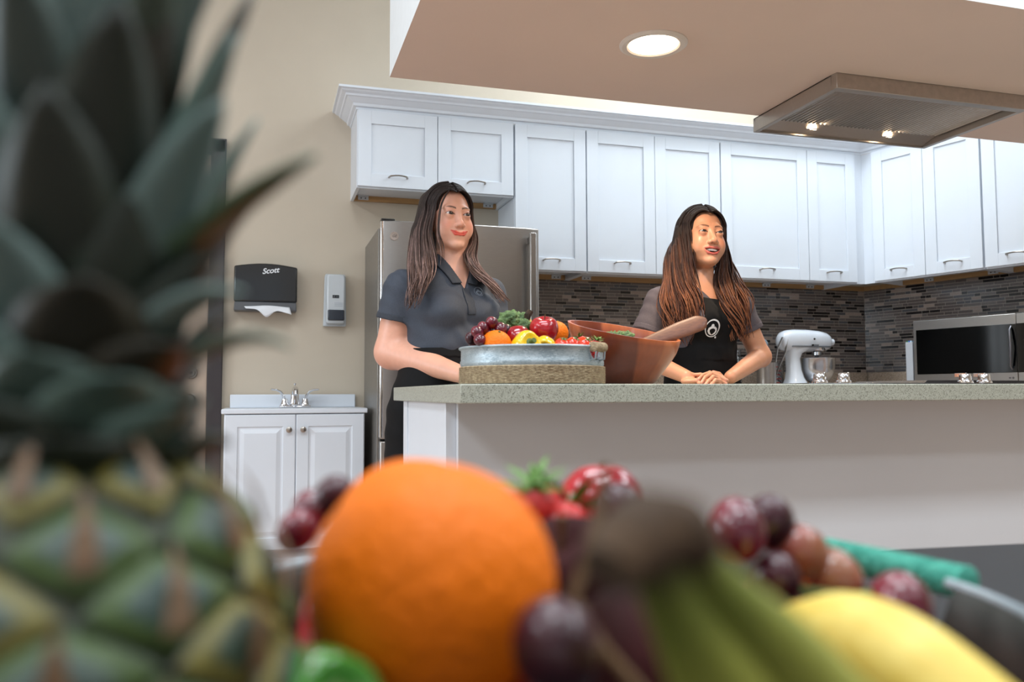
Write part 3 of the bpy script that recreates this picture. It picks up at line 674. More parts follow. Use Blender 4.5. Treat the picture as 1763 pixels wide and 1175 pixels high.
M_kale = mat('kale_leaf', (92, 122, 62), .6, rgb2=(48, 82, 38), nscale=60)
M_gpep = mat('green_pepper', (72, 140, 52), .15, noise=.12, nscale=12, coat=.6)
def fruit(name, label, cat, loc, rot=(0, 0, 0), group=None):
    t = thing(name, label, cat, loc, 0, group); t.rotation_euler = rot; return t
def grape(label, loc, r, m=None, group=None, el=1.18, rot=None, seg=18):
    b = MB(); b.ball((0, 0, 0), r, seg, sc=(1, 1, el)); o = obj('grape', b, m or M_grape, angle=0); tag(o, label, 'grape', group)
    o.location = loc; o.rotation_euler = rot or (random.uniform(-1, 1), random.uniform(-1, 1), 0)
    return o
def orange(label, loc, r, rot=(0, 0, 0), group=None, seg=48, name='orange'):
    t = fruit(name, label, 'orange', loc, rot, group)
    def fn(v): return 1-.03*math.exp(-((1-v.z)/.02))-.012*abs(v.z)**4+.006*math.sin(5*math.atan2(v.y, v.x))*max(0, v.z)**2
    b = MB(); b.ball((0, 0, 0), r, seg, sc=(1, 1, .96), fn=fn); obj('peel', b, M_orange, t, angle=0)
    b = MB(); b.lathe([(.0, .0), (.0035, .0), (.003, .0022), (0, .003)], c=(0, 0, r*.925), n=10); obj('stem_scar', b, M_gstem, t); return t
def apple(label, loc, r, rot=(0, 0, 0), group=None, m=None, lob=5, name='apple'):
    t = fruit(name, label, 'apple', loc, rot, group); pr = []
    for i in range(28):
        th = PI*i/27; rr = r*(math.sin(th)**.9)*(1+.05*math.cos(th)); z = r*(.93*math.cos(th)-.30*math.exp(-(math.sin(th)/.28)**2)*math.cos(th)*(1 if th < PI/2 else .55)); pr.append((rr, z))
    b = MB(); b.lathe(pr, n=48, wob=lambda q, z, u: 1+.035*math.cos(lob*q)*(.3+abs(z)/r)); obj('flesh', b, m or M_apple, t, angle=0)
    b = MB(); b.tube([(0, 0, r*.6), (.002, 0, r*.8), (.005, .001, r*1.05)], [.0018, .0015, .0022], 8); obj('stem', b, M_bstem, t); return t
def tomato(label, loc, r, rot=(0, 0, 0), group=None):
    t = fruit('tomato', label, 'tomato', loc, rot, group)
    b = MB(); b.ball((0, 0, 0), r, 32, sc=(1, 1, .84), fn=lambda v: 1-.1*math.exp(-(1-v.z)/.03)+.02*math.cos(5*math.atan2(v.y, v.x))*max(0, v.z)); obj('flesh', b, M_tomato, t, angle=0)
    b = MB()
    for k in range(5):
        a = 2*PI*k/5; b.tube([(0, 0, r*.78), (math.cos(a)*r*.25, math.sin(a)*r*.25, r*.84), (math.cos(a)*r*.55, math.sin(a)*r*.55, r*.78)], [.002, .0022, .0006], 6, flat=.4)
    b.tube([(0, 0, r*.75), (0, .001, r*.98)], .0018, 6); obj('calyx', b, M_gstem, t); return t
def pepper(label, loc, r, h, m, rot=(0, 0, 0), group=None, lobes=4, cat='pepper'):
    t = fruit('bell_pepper', label, cat, loc, rot, group); pr = []
    for i in range(26):
        u = i/25; th = PI*u; pr.append((r*(math.sin(th)**.55)*(1-.18*u), h*.5*math.cos(th)-.16*h*math.exp(-(math.sin(th)/.35)**2)*math.cos(th)))
    b = MB(); b.lathe(pr, n=56, wob=lambda q, z, u: 1+.10*abs(math.cos(lobes*q/2))**.8-.07); obj('flesh', b, m, t, angle=0)
    b = MB(); b.lathe([(.0, h*.34), (r*.3, h*.36), (r*.16, h*.4), (r*.12, h*.5), (r*.17, h*.6), (r*.15, h*.62), (0, h*.62)], n=14); obj('stem', b, M_gstem, t); return t
def strawberry(label, loc, r, rot=(0, 0, 0), group=None, leaf=1.0):
    t = fruit('strawberry', label, 'strawberry', loc, rot, group)
    b = MB(); b.lathe([(0, r*.75), (r*.6, r*.8), (r*.95, r*.5), (r, .1*r), (r*.8, -r*.5), (r*.45, -r*1.1), (r*.15, -r*1.35), (0, -r*1.4)], n=28); obj('flesh', b, M_straw, t, angle=0)
    b = MB()
    for k in range(10):
        a = 2*PI*k/10+.2*(k % 2); L_ = r*leaf*(1.05+.25*(k % 3)); up = r*(.78+.35*(k % 2))
        b.tube([(0, 0, r*.78), (math.cos(a)*L_*.5, math.sin(a)*L_*.5, up+.12*r), (math.cos(a)*L_, math.sin(a)*L_, up+.35*r)], [r*.12, r*.2, r*.02], 6, flat=.2)
    b.tube([(0, 0, r*.78), (0, .05*r, r*1.5)], r*.08, 6); obj('calyx', b, M_leaf, t); return t
def kale(label, loc, size, n, sd, group=None, rot=(0, 0, 0)):
    from mathutils import noise
    t = fruit('kale_bunch', label, 'kale', loc, rot, group); rnd = random.Random(sd)
    for q in range(n):
        c = Vector((rnd.uniform(-.7, .7)*size, rnd.uniform(-.5, .5)*size, rnd.uniform(-.2, .75)*size)); o_ = Vector((rnd.random()*9, rnd.random()*9, 0)); r = size*rnd.uniform(.36, .52)
        def fn(v):
            f = 1+.28*noise.noise(v*2.2+o_)+.34*abs(noise.noise(v*5+o_))-.30*abs(noise.noise(v*9+o_*2)); return f
        b = MB(); b.ball(c, r, 52, sc=(1.15, .9, .95), fn=fn); b.c = []
        for v in b.v:
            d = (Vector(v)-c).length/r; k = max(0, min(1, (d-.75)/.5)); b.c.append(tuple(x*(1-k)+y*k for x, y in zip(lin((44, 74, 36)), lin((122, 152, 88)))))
        obj('leaf', b, mat('curly_kale', (92, 122, 62), .6, attr='col', noise=.25, nscale=150, bump=.4, bscale=260), t, angle=0, colors=True)
    b = MB(); b.tube([(0, 0, -.4*size), (0, 0, .1*size), (.1*size, 0, .5*size)], [.004, .003, .002], 8); obj('stem', b, M_gstem, t)
    return t

TX, TY, TZ = .6625, 2.062, .907
tray('round galvanized tray wrapped in jute, heaped with fruit on the island', (TX, TY, TZ), .185, .0925, R(-50), .0125, grip=M_jute)
G1 = 'red grapes in the tray on the island'
gp = [(.499, 1.99, 1.035, .0145), (.540, 2.0, 1.060, .0150), (.516, 2.0, 1.046, .0150), (.560, 1.995, 1.046, .0155), (.502, 1.975, 1.016, .0155), (.529, 2.01, 1.035, .0145), (.576, 2.01, 1.043, .0145), (.545, 2.03, 1.038, .014), (.520, 2.035, 1.022, .0145), (.490, 2.02, 1.022, .014), (.552, 2.045, 1.055, .0135), (.575, 2.05, 1.03, .014), (.535, 2.06, 1.03, .014), (.508, 2.055, 1.012, .014)]
for i, (x, y, z, r) in enumerate(gp):
    grape(['red grape at the upper left of the heap in the island tray', 'topmost red grape of the heap in the island tray, against the kale', 'red grape just below and left of the topmost in the island tray', 'red grape right of the topmost one, before the kale', 'red grape lowest at the front left, beside the orange', 'red grape in the middle of the heap, above the orange', 'dark grape farthest right in the heap, touching the kale', 'dark grape tucked behind the orange in the island tray', 'red grape in the second row of the heap in the island tray', 'dark grape at the far left end of the heap', 'red grape behind the topmost one in the island tray', 'red grape under the kale in the island tray', 'red grape deep in the middle of the heap in the island tray', 'red grape at the back left of the heap in the island tray'][i], (x, y, z), r, M_graped if i in (6, 7, 9) else M_grape, G1)
orange('orange at the left front of the island tray', (.545, 1.980, 1.004), .038, (.5, .1, 0), seg=32)
orange('orange half hidden behind the shiny red apple in the island tray', (.742, 2.10, 1.045), .034, (0, .2, 0), seg=32)
orange('orange deep inside the island tray under the kale', (.62, 2.13, .985), .036, seg=24); orange('orange at the back of the island tray', (.70, 2.15, .985), .036, seg=24)
orange('orange at the back left of the island tray', (.55, 2.12, .975), .036, seg=24); orange('orange in the middle of the island tray, under the apples', (.66, 2.06, .972), .038, seg=24)
pepper('yellow bell pepper with its green stem facing front in the island tray', (.612, 1.955, 1.000), .040, .07, M_yellow, (R(72), 0, R(14)))
pepper('smaller yellow bell pepper beside the tomatoes in the island tray', (.663, 1.957, 1.002), .028, .055, M_yellow, (R(110), 0, R(-20)), lobes=3)
apple('shiny red apple standing highest in the island tray', (.685, 2.03, 1.048), .0375, (R(20), R(-8), 0))
apple('dark red apple lying between the grapes and the yellow pepper', (.607, 2.0, 1.022), .033, (R(-60), R(10), 0))
tomato('small tomato just right of the yellow peppers in the island tray', (.705, 1.945, 1.004), .021, (R(30), 0, 0)); tomato('middle one of the three tomatoes in the island tray', (.731, 1.938, 1.006), .020, (R(30), R(20), 0))
tomato('rightmost tomato in the island tray', (.768, 1.955, 1.004), .025, (R(40), R(15), 0))
strawberry('strawberry near the jute handle of the island tray', (.820, 2.01, 1.008), .016, (R(15), R(10), 0)); strawberry('strawberry behind the handle of the island tray, its leaves up', (.795, 2.05, 1.02), .015, (R(-15), R(-20), 0)); strawberry('strawberry hanging over the edge by the tray handle', (.812, 1.985, .985), .015, (R(15), R(-20), 0))
kale('ruffled green kale sticking up out of the island tray', (.605, 2.09, 1.035), .058, 9, 4)
# bunch end of bananas rising behind the red apple
def banana(parent, pts, rad, m, tipm, name='finger', neck=.12):
    P = [Vector(p) for p in pts]; n = 24; Q = []
    for i in range(n+1):        # Catmull-Rom through the points
        u = i/n*(len(P)-1); k = min(int(u), len(P)-2); f = u-k
        p0, p1, p2, p3 = P[max(k-1, 0)], P[k], P[k+1], P[min(k+2, len(P)-1)]
        Q.append(.5*((2*p1)+(p2-p0)*f+(2*p0-5*p1+4*p2-p3)*f*f+(3*p1-p0-3*p2+p3)*f**3))
    rr = [rad*(.44+.56*(lambda s: s*s*(3-2*s))(max(0, min(1, ((i/n)-neck*.3)/(neck+.1)))))*(1 if i < n*.86 else max(.22, 1-((i-n*.86)/(n*.14))**1.6)) for i in range(n+1)]
    b = MB(); b.tube(Q, rr, 10); vs = b.v; cols = []
    b.c = []; k0, k1, k2 = lin((52, 38, 24)), lin((112, 122, 46)), lin((166, 166, 70))
    for i in range(n+1):
        u = i/n; f = max(0, min(1, (u-.03)/.2)); h_ = max(0, min(1, (u-.3)/.5)); b.c += [tuple((p*(1-f)+q*f)*(1-h_)+w*h_ for p, q, w in zip(k0, k1, k2))]*10
    o = obj(name, b, m, parent, angle=0, colors=True)
    b = MB(); b.tube([Q[-1]-(Q[-1]-Q[-2])*.3, Q[-1]+(Q[-1]-Q[-2])*.25], [rad*.26, rad*.2], 8); obj('tip', b, tipm, o); return o
M_ban = mat('yellow_banana', (228, 204, 104), .5, rgb2=(214, 184, 78), nscale=14, stretch=(4, 4, 4))
M_bang = mat('green_yellow_banana', (168, 166, 66), .5, attr='col', noise=.15, nscale=60)
M_bcrown = mat('banana_crown', (84, 62, 40), .9, rgb2=(34, 24, 18), nscale=60, bump=.4)
t = thing('banana_bunch', 'small banana bunch upright behind the kale in the island tray, brown crown on top', 'bananas', (.656, 2.07, .996))
b = MB(); b.tube([(-.004, 0, .078), (-.002, 0, .092), (.006, 0, .103)], [.010, .013, .011], 10, flat=.7); obj('crown', b, M_bcrown, t)
for k, dx in enumerate((-.008, .007)): banana(t, [(-.002+dx*.3, 0, .085), (dx, .004, .055), (dx*2, .012, .02), (dx*2.5, .03, -.0)], .012, M_ban, M_bcrown)

# ------------------------------------------------------------------ wooden salad bowl with kale and a server
BX, BY = 1.0, 2.24
t = thing('salad_bowl', 'large slant-rimmed wooden salad bowl on the island', 'bowl', (BX, BY, .907))
Mw = mat('acacia_wood', (146, 78, 42), .3, coat=.25); nt = Mw.node_tree; N = nt.nodes; L = nt.links
tc = N.new('ShaderNodeTexCoord'); at_ = N.new('ShaderNodeAttribute'); at_.attribute_name = 'col'
nz = N.new('ShaderNodeTexNoise'); mp = N.new('ShaderNodeMapping'); mp.inputs['Scale'].default_value = (60, 60, 5); L.new(tc.outputs['Object'], mp.inputs[0]); L.new(mp.outputs[0], nz.inputs['Vector']); nz.inputs['Scale'].default_value = 1.5
cr = N.new('ShaderNodeValToRGB'); cr.color_ramp.elements[0].color = (.72, .68, .62, 1); cr.color_ramp.elements[1].color = (1.05, 1, 1, 1); L.new(nz.outputs['Fac'], cr.inputs[0])
mx = N.new('ShaderNodeMixRGB'); mx.blend_type = 'MULTIPLY'; mx.inputs[0].default_value = 1; L.new(at_.outputs['Color'], mx.inputs[1]); L.new(cr.outputs[0], mx.inputs[2]); L.new(mx.outputs[0], N['Principled BSDF'].inputs['Base Color'])
b = MB(); n = 96; prof_o = [(0, 0), (.075, 0), (.092, .012), (.115, .05), (.135, .095), (.150, .14), (.158, .18), (.162, .21)]
prof_i = [(.154, .21), (.150, .18), (.142, .14), (.126, .095), (.105, .05), (.08, .022), (0, .018)]
def slant(x, z, y=0):
    f = max(0, (z-.03)/.18); H = .160-.0161*(x/.15)+.0336*(y/.15); return z if z < .03 else .03+f*(H-.03)
def lean(z): return .004*z
vs = []; cs = []; stc = [(150, 76, 40), (126, 58, 30), (168, 92, 50), (138, 66, 36), (110, 50, 28), (156, 82, 44)]
rnd = random.Random(2); ks = []
k = 0
while k < n: w = rnd.choice([5, 7, 8, 9]); c = rnd.choice(stc); ks += [c]*w; k += w
for (r, z) in prof_o+prof_i:
    for k in range(n):
        a = 2*PI*k/n; x, y = r*math.cos(a), r*math.sin(a); vs.append((x, y, slant(x, z, y))); cs.append(tuple(q_*g_ for q_, g_ in zip(lin(ks[k]), ((1.0, .95, .9) if (r, z) in prof_o and (r, z) != (.162, .21) else ((1.9, 1.9, 1.8) if z == .21 else (1.0, .62, .5))))))  # rim vertices brightened as a painted highlight
m = len(prof_o)+len(prof_i)
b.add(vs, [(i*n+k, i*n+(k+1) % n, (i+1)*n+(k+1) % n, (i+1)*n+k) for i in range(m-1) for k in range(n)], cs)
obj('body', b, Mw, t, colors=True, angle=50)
kale('chopped green kale lying inside the wooden salad bowl', (.99, 2.27, 1.030), .042, 9, 9)
kale('kale at the bottom of the wooden salad bowl', (1.01, 2.22, .98), .07, 8, 12)
t = thing('salad_server', 'flat wooden salad server leaning out over the right rim of the bowl', 'salad server', (1.0, 2.2, .99))
M_sw = mat('server_wood', (112, 64, 38), .5, rgb2=(94, 50, 30), nscale=6, stretch=(3, 30, 30))
p0, p1 = Vector((-.02, .03, .012)), Vector((.245, .0, .108)); dr_ = (p1-p0); Ls = dr_.length
q_ = dr_.to_track_quat('X', 'Z').to_matrix().to_4x4(); Mx = Matrix.Translation(p0) @ q_ @ Matrix.Rotation(R(50), 4, 'X')
b = MB(); vs = []; n = 26; kk = 12
for i in range(n):
    u = i/(n-1); x = u*Ls; w = .010+.020*min(1, u/.7)
    if u > .9: w *= math.sqrt(max(.02, 1-((u-.9)/.105)**2))
    th = .006+.003*u
    for k in range(kk):
        a = 2*PI*k/kk; vs.append(Mx @ Vector((x, w*math.cos(a), th*math.copysign(abs(math.sin(a))**.7, math.sin(a)))))
b.add(vs, [(i*kk+k, i*kk+(k+1) % kk, (i+1)*kk+(k+1) % kk, (i+1)*kk+k) for i in range(n-1) for k in range(kk)]+[tuple(range(kk)), tuple(range(n*kk-1, n*kk-kk-1, -1))])
obj('blade', b, M_sw, t, angle=60)
# ------------------------------------------------------------------ signed-distance sculpting for the two women
def nrm(a): return np.sqrt((a*a).sum(1))
def smin(a, b, k): h = np.clip(.5+.5*(b-a)/k, 0, 1); return b*(1-h)+a*h-k*h*(1-h)
def smax(a, b, k): return -smin(-a, -b, k)
def A3(*v): return np.array(v, np.float32)
def ell(P, c, r):
    q = P-A3(*c); r = A3(*r); k0 = nrm(q/r); k1 = nrm(q/(r*r)); return k0*(k0-1)/np.maximum(k1, 1e-6)
def cap(P, a, b, ra, rb=None):
    if rb is None: rb = ra
    a = A3(*a); ba = A3(*b)-a; pa = P-a; h = np.clip((pa @ ba)/max(float(ba @ ba), 1e-9), 0, 1)
    return nrm(pa-h[:, None]*ba)-(ra+(rb-ra)*h)
def chain(P, pts, rs, k=.004):
    d = None
    for i in range(len(pts)-1):
        e = cap(P, pts[i], pts[i+1], rs[i], rs[i+1]); d = e if d is None else smin(d, e, k)
    return d
def sculpt(fn, lo, hi, h, B=8, closed=True):
    lo = np.array(lo, float); hi = np.array(hi, float); n = np.ceil((hi-lo)/h/B).astype(int)*B+1; nb = (n-1)//B
    ib = np.stack(np.meshgrid(*[np.arange(k) for k in nb], indexing='ij'), -1).reshape(-1, 3)
    cen = lo+(ib+.5)*B*h; v = fn(cen.astype(np.float32))
    V = np.ones(tuple(n), np.float32)
    act = np.abs(v) < B*h*1.35
    for (i, j, k) in ib[(~act) & (v < 0)]: V[i*B:(i+1)*B+1, j*B:(j+1)*B+1, k*B:(k+1)*B+1] = -1
    off = np.stack(np.meshgrid(*[np.arange(B+1)]*3, indexing='ij'), -1).reshape(-1, 3)
    ia = ib[act]
    for s in range(0, len(ia), 400):
        blk = ia[s:s+400]; idx = (blk[:, None, :]*B+off[None]).reshape(-1, 3); val = fn((lo+idx*h).astype(np.float32)); V[idx[:, 0], idx[:, 1], idx[:, 2]] = val
    if closed: V[0] = V[-1] = 1; V[:, 0] = V[:, -1] = 1; V[:, :, 0] = V[:, :, -1] = 1
    neg = V < 0; c = tuple(k-1 for k in n); cnt = np.zeros(c, np.int8)
    for dx in (0, 1):
        for dy in (0, 1):
            for dz in (0, 1): cnt += neg[dx:dx+c[0], dy:dy+c[1], dz:dz+c[2]]
    cell = np.argwhere((cnt > 0) & (cnt < 8)); vid = -np.ones(c, np.int32); vid[tuple(cell.T)] = np.arange(len(cell))
    acc = np.zeros((len(cell), 3)); w = np.zeros(len(cell))
    for ax in range(3):
        o1, o2 = [k for k in range(3) if k != ax]
        for a in (0, 1):
            for b_ in (0, 1):
                p0 = cell.copy(); p0[:, o1] += a; p0[:, o2] += b_; p1 = p0.copy(); p1[:, ax] += 1
                v0 = V[tuple(p0.T)]; v1 = V[tuple(p1.T)]; m = (v0 < 0) != (v1 < 0); t_ = np.where(m, v0/np.where(m, v0-v1, 1), 0)
                q = p0.astype(float); q[:, ax] += t_; acc[m] += q[m]; w[m] += 1
    X = lo+acc/w[:, None]*h
    F = []
    for ax in range(3):
        o1, o2 = [(1, 2), (2, 0), (0, 1)][ax]
        sl0 = [slice(None)]*3; sl1 = [slice(None)]*3; sl0[ax] = slice(0, -1); sl1[ax] = slice(1, None)
        ch = neg[tuple(sl0)] != neg[tuple(sl1)]; e = np.argwhere(ch)
        e = e[(e[:, o1] > 0) & (e[:, o2] > 0) & (e[:, o1] < n[o1]-1) & (e[:, o2] < n[o2]-1)]
        q = []
        for d1, d2 in ((-1, -1), (0, -1), (0, 0), (-1, 0)):
            p = e.copy(); p[:, o1] += d1; p[:, o2] += d2; q.append(vid[tuple(p.T)])
        q = np.stack(q, 1); fl = ~neg[tuple(e.T)]; q[fl] = q[fl][:, ::-1]; F.append(q)
    F = np.concatenate(F); F = F[(F >= 0).all(1)]
    for it in range(2):        # pull the vertices onto the true surface
        Xf = X.astype(np.float32); d = fn(Xf); g = np.stack([(fn(Xf+e)-fn(Xf-e)) for e in np.eye(3, dtype=np.float32)*h*.3], 1)/(h*.6)
        gl = np.maximum((g*g).sum(1), .2); st = (-d/gl)[:, None]*g; sl = np.sqrt((st*st).sum(1)); st *= np.minimum(1, h*.6/np.maximum(sl, 1e-9))[:, None]; X = X+st
    return X, F
def merge(parts):
    vs, fs, o = [], [], 0
    for X, F in parts: vs.append(X); fs.append(F+o); o += len(X)
    return np.concatenate(vs), np.concatenate(fs)
def sobj(name, XF, m, parent, cols=None, label=None, smooth_it=0):
    o = finish(name, XF[0], XF[1], m, parent, True, cols, angle=0, world=True, ms=1)
    if label: o['label'] = label
    return o
def interp(z, tab, col):
    zz = np.array([r[0] for r in tab], float); vv = np.array([r[col] for r in tab], float)
    g = np.linspace(zz[0], zz[-1], 120); y = np.interp(g, zz, vv); k = np.ones(13)/13; y = np.convolve(np.pad(y, 6, 'edge'), k, 'valid'); return np.interp(z, g, y)
def torso(P, tab, c, yaw, grow=0):
    ca, sa = math.cos(yaw), math.sin(yaw); x = (P[:, 0]-c[0])*ca+(P[:, 1]-c[1])*sa; y = -(P[:, 0]-c[0])*sa+(P[:, 1]-c[1])*ca; z = P[:, 2]
    rx = interp(z, tab, 1)+grow; ry = interp(z, tab, 2)+grow; ox = interp(z, tab, 3); oy = interp(z, tab, 4)
    u = np.stack([(x-ox)/rx, (y-oy)/ry], 1); k0 = nrm(u); k1 = nrm(np.stack([(x-ox)/rx**2, (y-oy)/ry**2], 1)); d = k0*(k0-1)/np.maximum(k1, 1e-6)
    return np.maximum(d*.95, np.maximum(z-tab[-1][0], tab[0][0]-z)), x, y
def loc(P, c, yaw):
    ca, sa = math.cos(yaw), math.sin(yaw); return np.stack([(P[:, 0]-c[0])*ca+(P[:, 1]-c[1])*sa, -(P[:, 0]-c[0])*sa+(P[:, 1]-c[1])*ca, P[:, 2]], 1)
def rotm(yaw, pitch, roll): return np.array(Matrix.Rotation(yaw, 3, 'Z') @ Matrix.Rotation(pitch, 3, 'X') @ Matrix.Rotation(roll, 3, 'Y'), np.float32)
EY = (.0315, -.0745, 0.)
def zmap(z): return np.interp(z, [-.3, -.121, -.069, 0, 1], [-.291, -.112, -.056, 0, 1])
def head_sdf(Q, h):
    Q = Q.copy(); Q[:, 2] = zmap(Q[:, 2]); X = Q.copy(); X[:, 0] = np.abs(X[:, 0]); fat = h.get('fat', 0)
    d = ell(Q, (0, .018, .034), (.073, .090, .081))
    d = smin(d, ell(Q, (0, -.020, -.012), (.061+fat*.5, .064, .078)), .02)
    d = smin(d, ell(Q, (0, -.028, -.062), (.047+fat, .050, .044)), .02)
    d = smin(d, ell(Q, (0, -.066, -.093), (.019+fat*.4, .016, .014)), .022)
    d = smin(d, ell(X, (.035+fat*.5, -.052, -.034), (.025+fat*.4, .027, .027)), .02)      # cheeks
    d = smin(d, ell(Q, (0, -.058, -.052), (.031, .030, .026)), .014)                     # muzzle
    d = smin(d, ell(X, (.024, -.070, .021), (.021, .009, .008)), .017)                   # brow
    d = smax(d, -ell(X, (.031, -.099, .002), (.021, .015, .0130)), .015)                  # socket
    d = smin(d, cap(Q, (0, -.0755, .008), (0, -.0955, -.026), .0065, .0082+h.get('nw', 0)), .013)          # nose
    d = smin(d, ell(Q, (0, -.0995, -.0305), (.0100+h.get('nw', 0), .0080, .0078)), .006)
    d = smin(d, ell(X, (.0125+h.get('nw', 0), -.0905, -.0335), (.0068, .0085, .0060)), .005)
    d = smax(d, -ell(X, (.0065, -.0960, -.0400), (.0033, .0050, .0028)), .003)
    d = smin(d, ell(X, (.071, .012, -.008), (.009, .017, .030)), .006)                    # ear
    E = X-A3(*EY); lid = nrm(E)-.0141
    d = smin(d, lid, .0065)
    w = .0150; t = np.clip(E[:, 0]/w, -1, 1); up = h['eye'][0]*(1-t*t)+.0012*t; dn = -h['eye'][1]*(1-t*t)+.0012*t
    op = np.maximum(np.maximum(E[:, 2]-up, dn-E[:, 2]), E[:, 1]+.003); op = np.maximum(op, np.abs(E[:, 0])-w)
    d = smax(d, -op, .0012)
    if h['mouth'] == 'closed':
        up = chain(X, [(0, -.0868, -.0535), (.015, -.0860, -.0520), (.0300, -.0785, -.0462)], [.0028, .0032, .0022], .003)
        lw = chain(X, [(0, -.0858, -.0592), (.015, -.0848, -.0572), (.0290, -.0780, -.0478)], [.0038, .0036, .0020], .003)
        gr = chain(X, [(0, -.0905, -.0563), (.015, -.0890, -.0547), (.0300, -.0810, -.0468)], [.0008, .0008, .0009], .001)
        lips = np.minimum(up, lw); d = smin(d, lips, .0045); d = smax(d, -gr, .0015)
    else:
        up = chain(X, [(0, -.0872, -.0488), (.014, -.0862, -.0482), (.0300, -.0782, -.0482)], [.0028, .0030, .0020], .003)
        lw = chain(X, [(0, -.0838, -.0695), (.015, -.0822, -.0660), (.0292, -.0775, -.0515)], [.0044, .0040, .0020], .003)
        lips = np.minimum(up, lw); d = smin(d, lips, .0045)
        t = np.clip(X[:, 0]/.0265, 0, 1); zc = -.0505-.0*t; cav = np.maximum(np.maximum(Q[:, 2]-(-.0515+.001*t), (-.0655+.0125*t*t)-Q[:, 2]), np.maximum(X[:, 0]-.0255, Q[:, 1]+.068))
        cav = np.maximum(np.maximum(Q[:, 2]-(-.0510), (-.0660+.0135*t*t)-Q[:, 2]), X[:, 0]-.0275); cav = np.maximum(cav, np.maximum(-.105-Q[:, 1], Q[:, 1]+.066))
        d = smax(d, -cav, .0015)
    return d, lips, E, X
def build_head_cols(V, Q, h, base):
    """natural skin colouring: lips, brows, lash line, flush"""
    n = len(V); C = np.tile(np.array(lin(base)), (n, 1)); d, lips, E, X = head_sdf(Q, h); near = (np.abs(Q) < .15).all(1); Q = Q.copy(); Q[:, 2] = zmap(Q[:, 2])
    def mix(mask, c, a=1.0):
        m = (np.clip(mask, 0, 1)*a*near)[:, None]; C[:] = C*(1-m)+np.array(lin(c))*m
    front = Q[:, 1] < -.03
    mix((1-nrm((X-A3(.040, -.07, -.030))/A3(.026, .03, .022)))*1.2*front, h['blush'], .45)
    mix((1-nrm((X-A3(0, -.10, -.03))/A3(.016, .02, .014)))*front, h['blush'], .3)
    mix((.0018-lips)/.0012*(X[:, 0] < .0320), h['lip'], .95)
    if h['mouth'] != 'closed': mix(((Q[:, 1] > -.080) & (X[:, 0] < .022) & (Q[:, 2] < -.050) & (Q[:, 2] > -.067) & (Q[:, 1] < -.062) & (d > -.002))*1.0, (70, 26, 26), .9)
    bx = X[:, 0]; bz = .0200+.0045*np.sin(np.clip((bx-.012)/.036, 0, 1)*PI*.8)-.002*np.clip((bx-.04)/.01, 0, 1); th = .0036*np.clip((.052-bx)/.02, .25, 1)
    mix(((th-np.abs(Q[:, 2]-bz))/.0012)*((bx > .011) & (bx < .051) & front), h['brow'], .85)
    t = np.clip(E[:, 0]/.0158, -1.15, 1.15); up = h['eye'][0]*(1-t*t)+.0012*t; dn = -h['eye'][1]*(1-t*t)+.0012*t
    lr = (E[:, 1] < .004) & (np.abs(E[:, 0]) < .019) & front & (nrm(E) < .019)
    mix((.0017-np.abs(E[:, 2]-up-.0006))/.0009*lr, (26, 16, 14), .95)
    mix((.0009-np.abs(E[:, 2]-dn+.0003))/.0008*lr*(t > -.2), (70, 42, 34), .7)
    mix(((.0055-np.abs(E[:, 2]-up-.005))/.004)*lr, h['shade'], .35)
    return C
def eyes(root, c, Rm, s, gaze):
    for sx in (-1, 1):
        ctr = c+Rm @ (A3(sx*EY[0], EY[1], EY[2])*s); g = Rm @ A3(*gaze); g = g/np.linalg.norm(g)
        q = Vector(g.tolist()).to_track_quat('Z', 'Y').to_matrix(); b = MB(); n, m = 24, 28; vs = []; cs = []
        for i in range(m+1):
            th = PI*i/m; th = th*.35+.65*PI*(i/m)**2
            for k in range(n):
                a = 2*PI*k/n; v = q @ Vector((math.sin(th)*math.cos(a), math.sin(th)*math.sin(a), math.cos(th)))*.0128*s; vs.append(v+Vector(ctr.tolist())-root.location)
                cs.append(lin((10, 8, 8)) if th < .32 else (lin((50, 28, 18)) if th < .70 else lin((206, 198, 194))))
        b.add(vs, [(i*n+k, (i+1)*n+k, (i+1)*n+(k+1) % n, i*n+(k+1) % n) for i in range(m) for k in range(n)], cs)
        obj('eye', b, mat('eye_surface', (230, 225, 220), .08, attr='col', coat=.8), root, colors=True, angle=0)
def finger_set(P, F, r=.0078):
    d = None
    for pts in F:
        n = len(pts); e = chain(P, pts, [r*(1-.09*i) for i in range(n)], .003); d = e if d is None else smin(d, e, .0015)
    return d
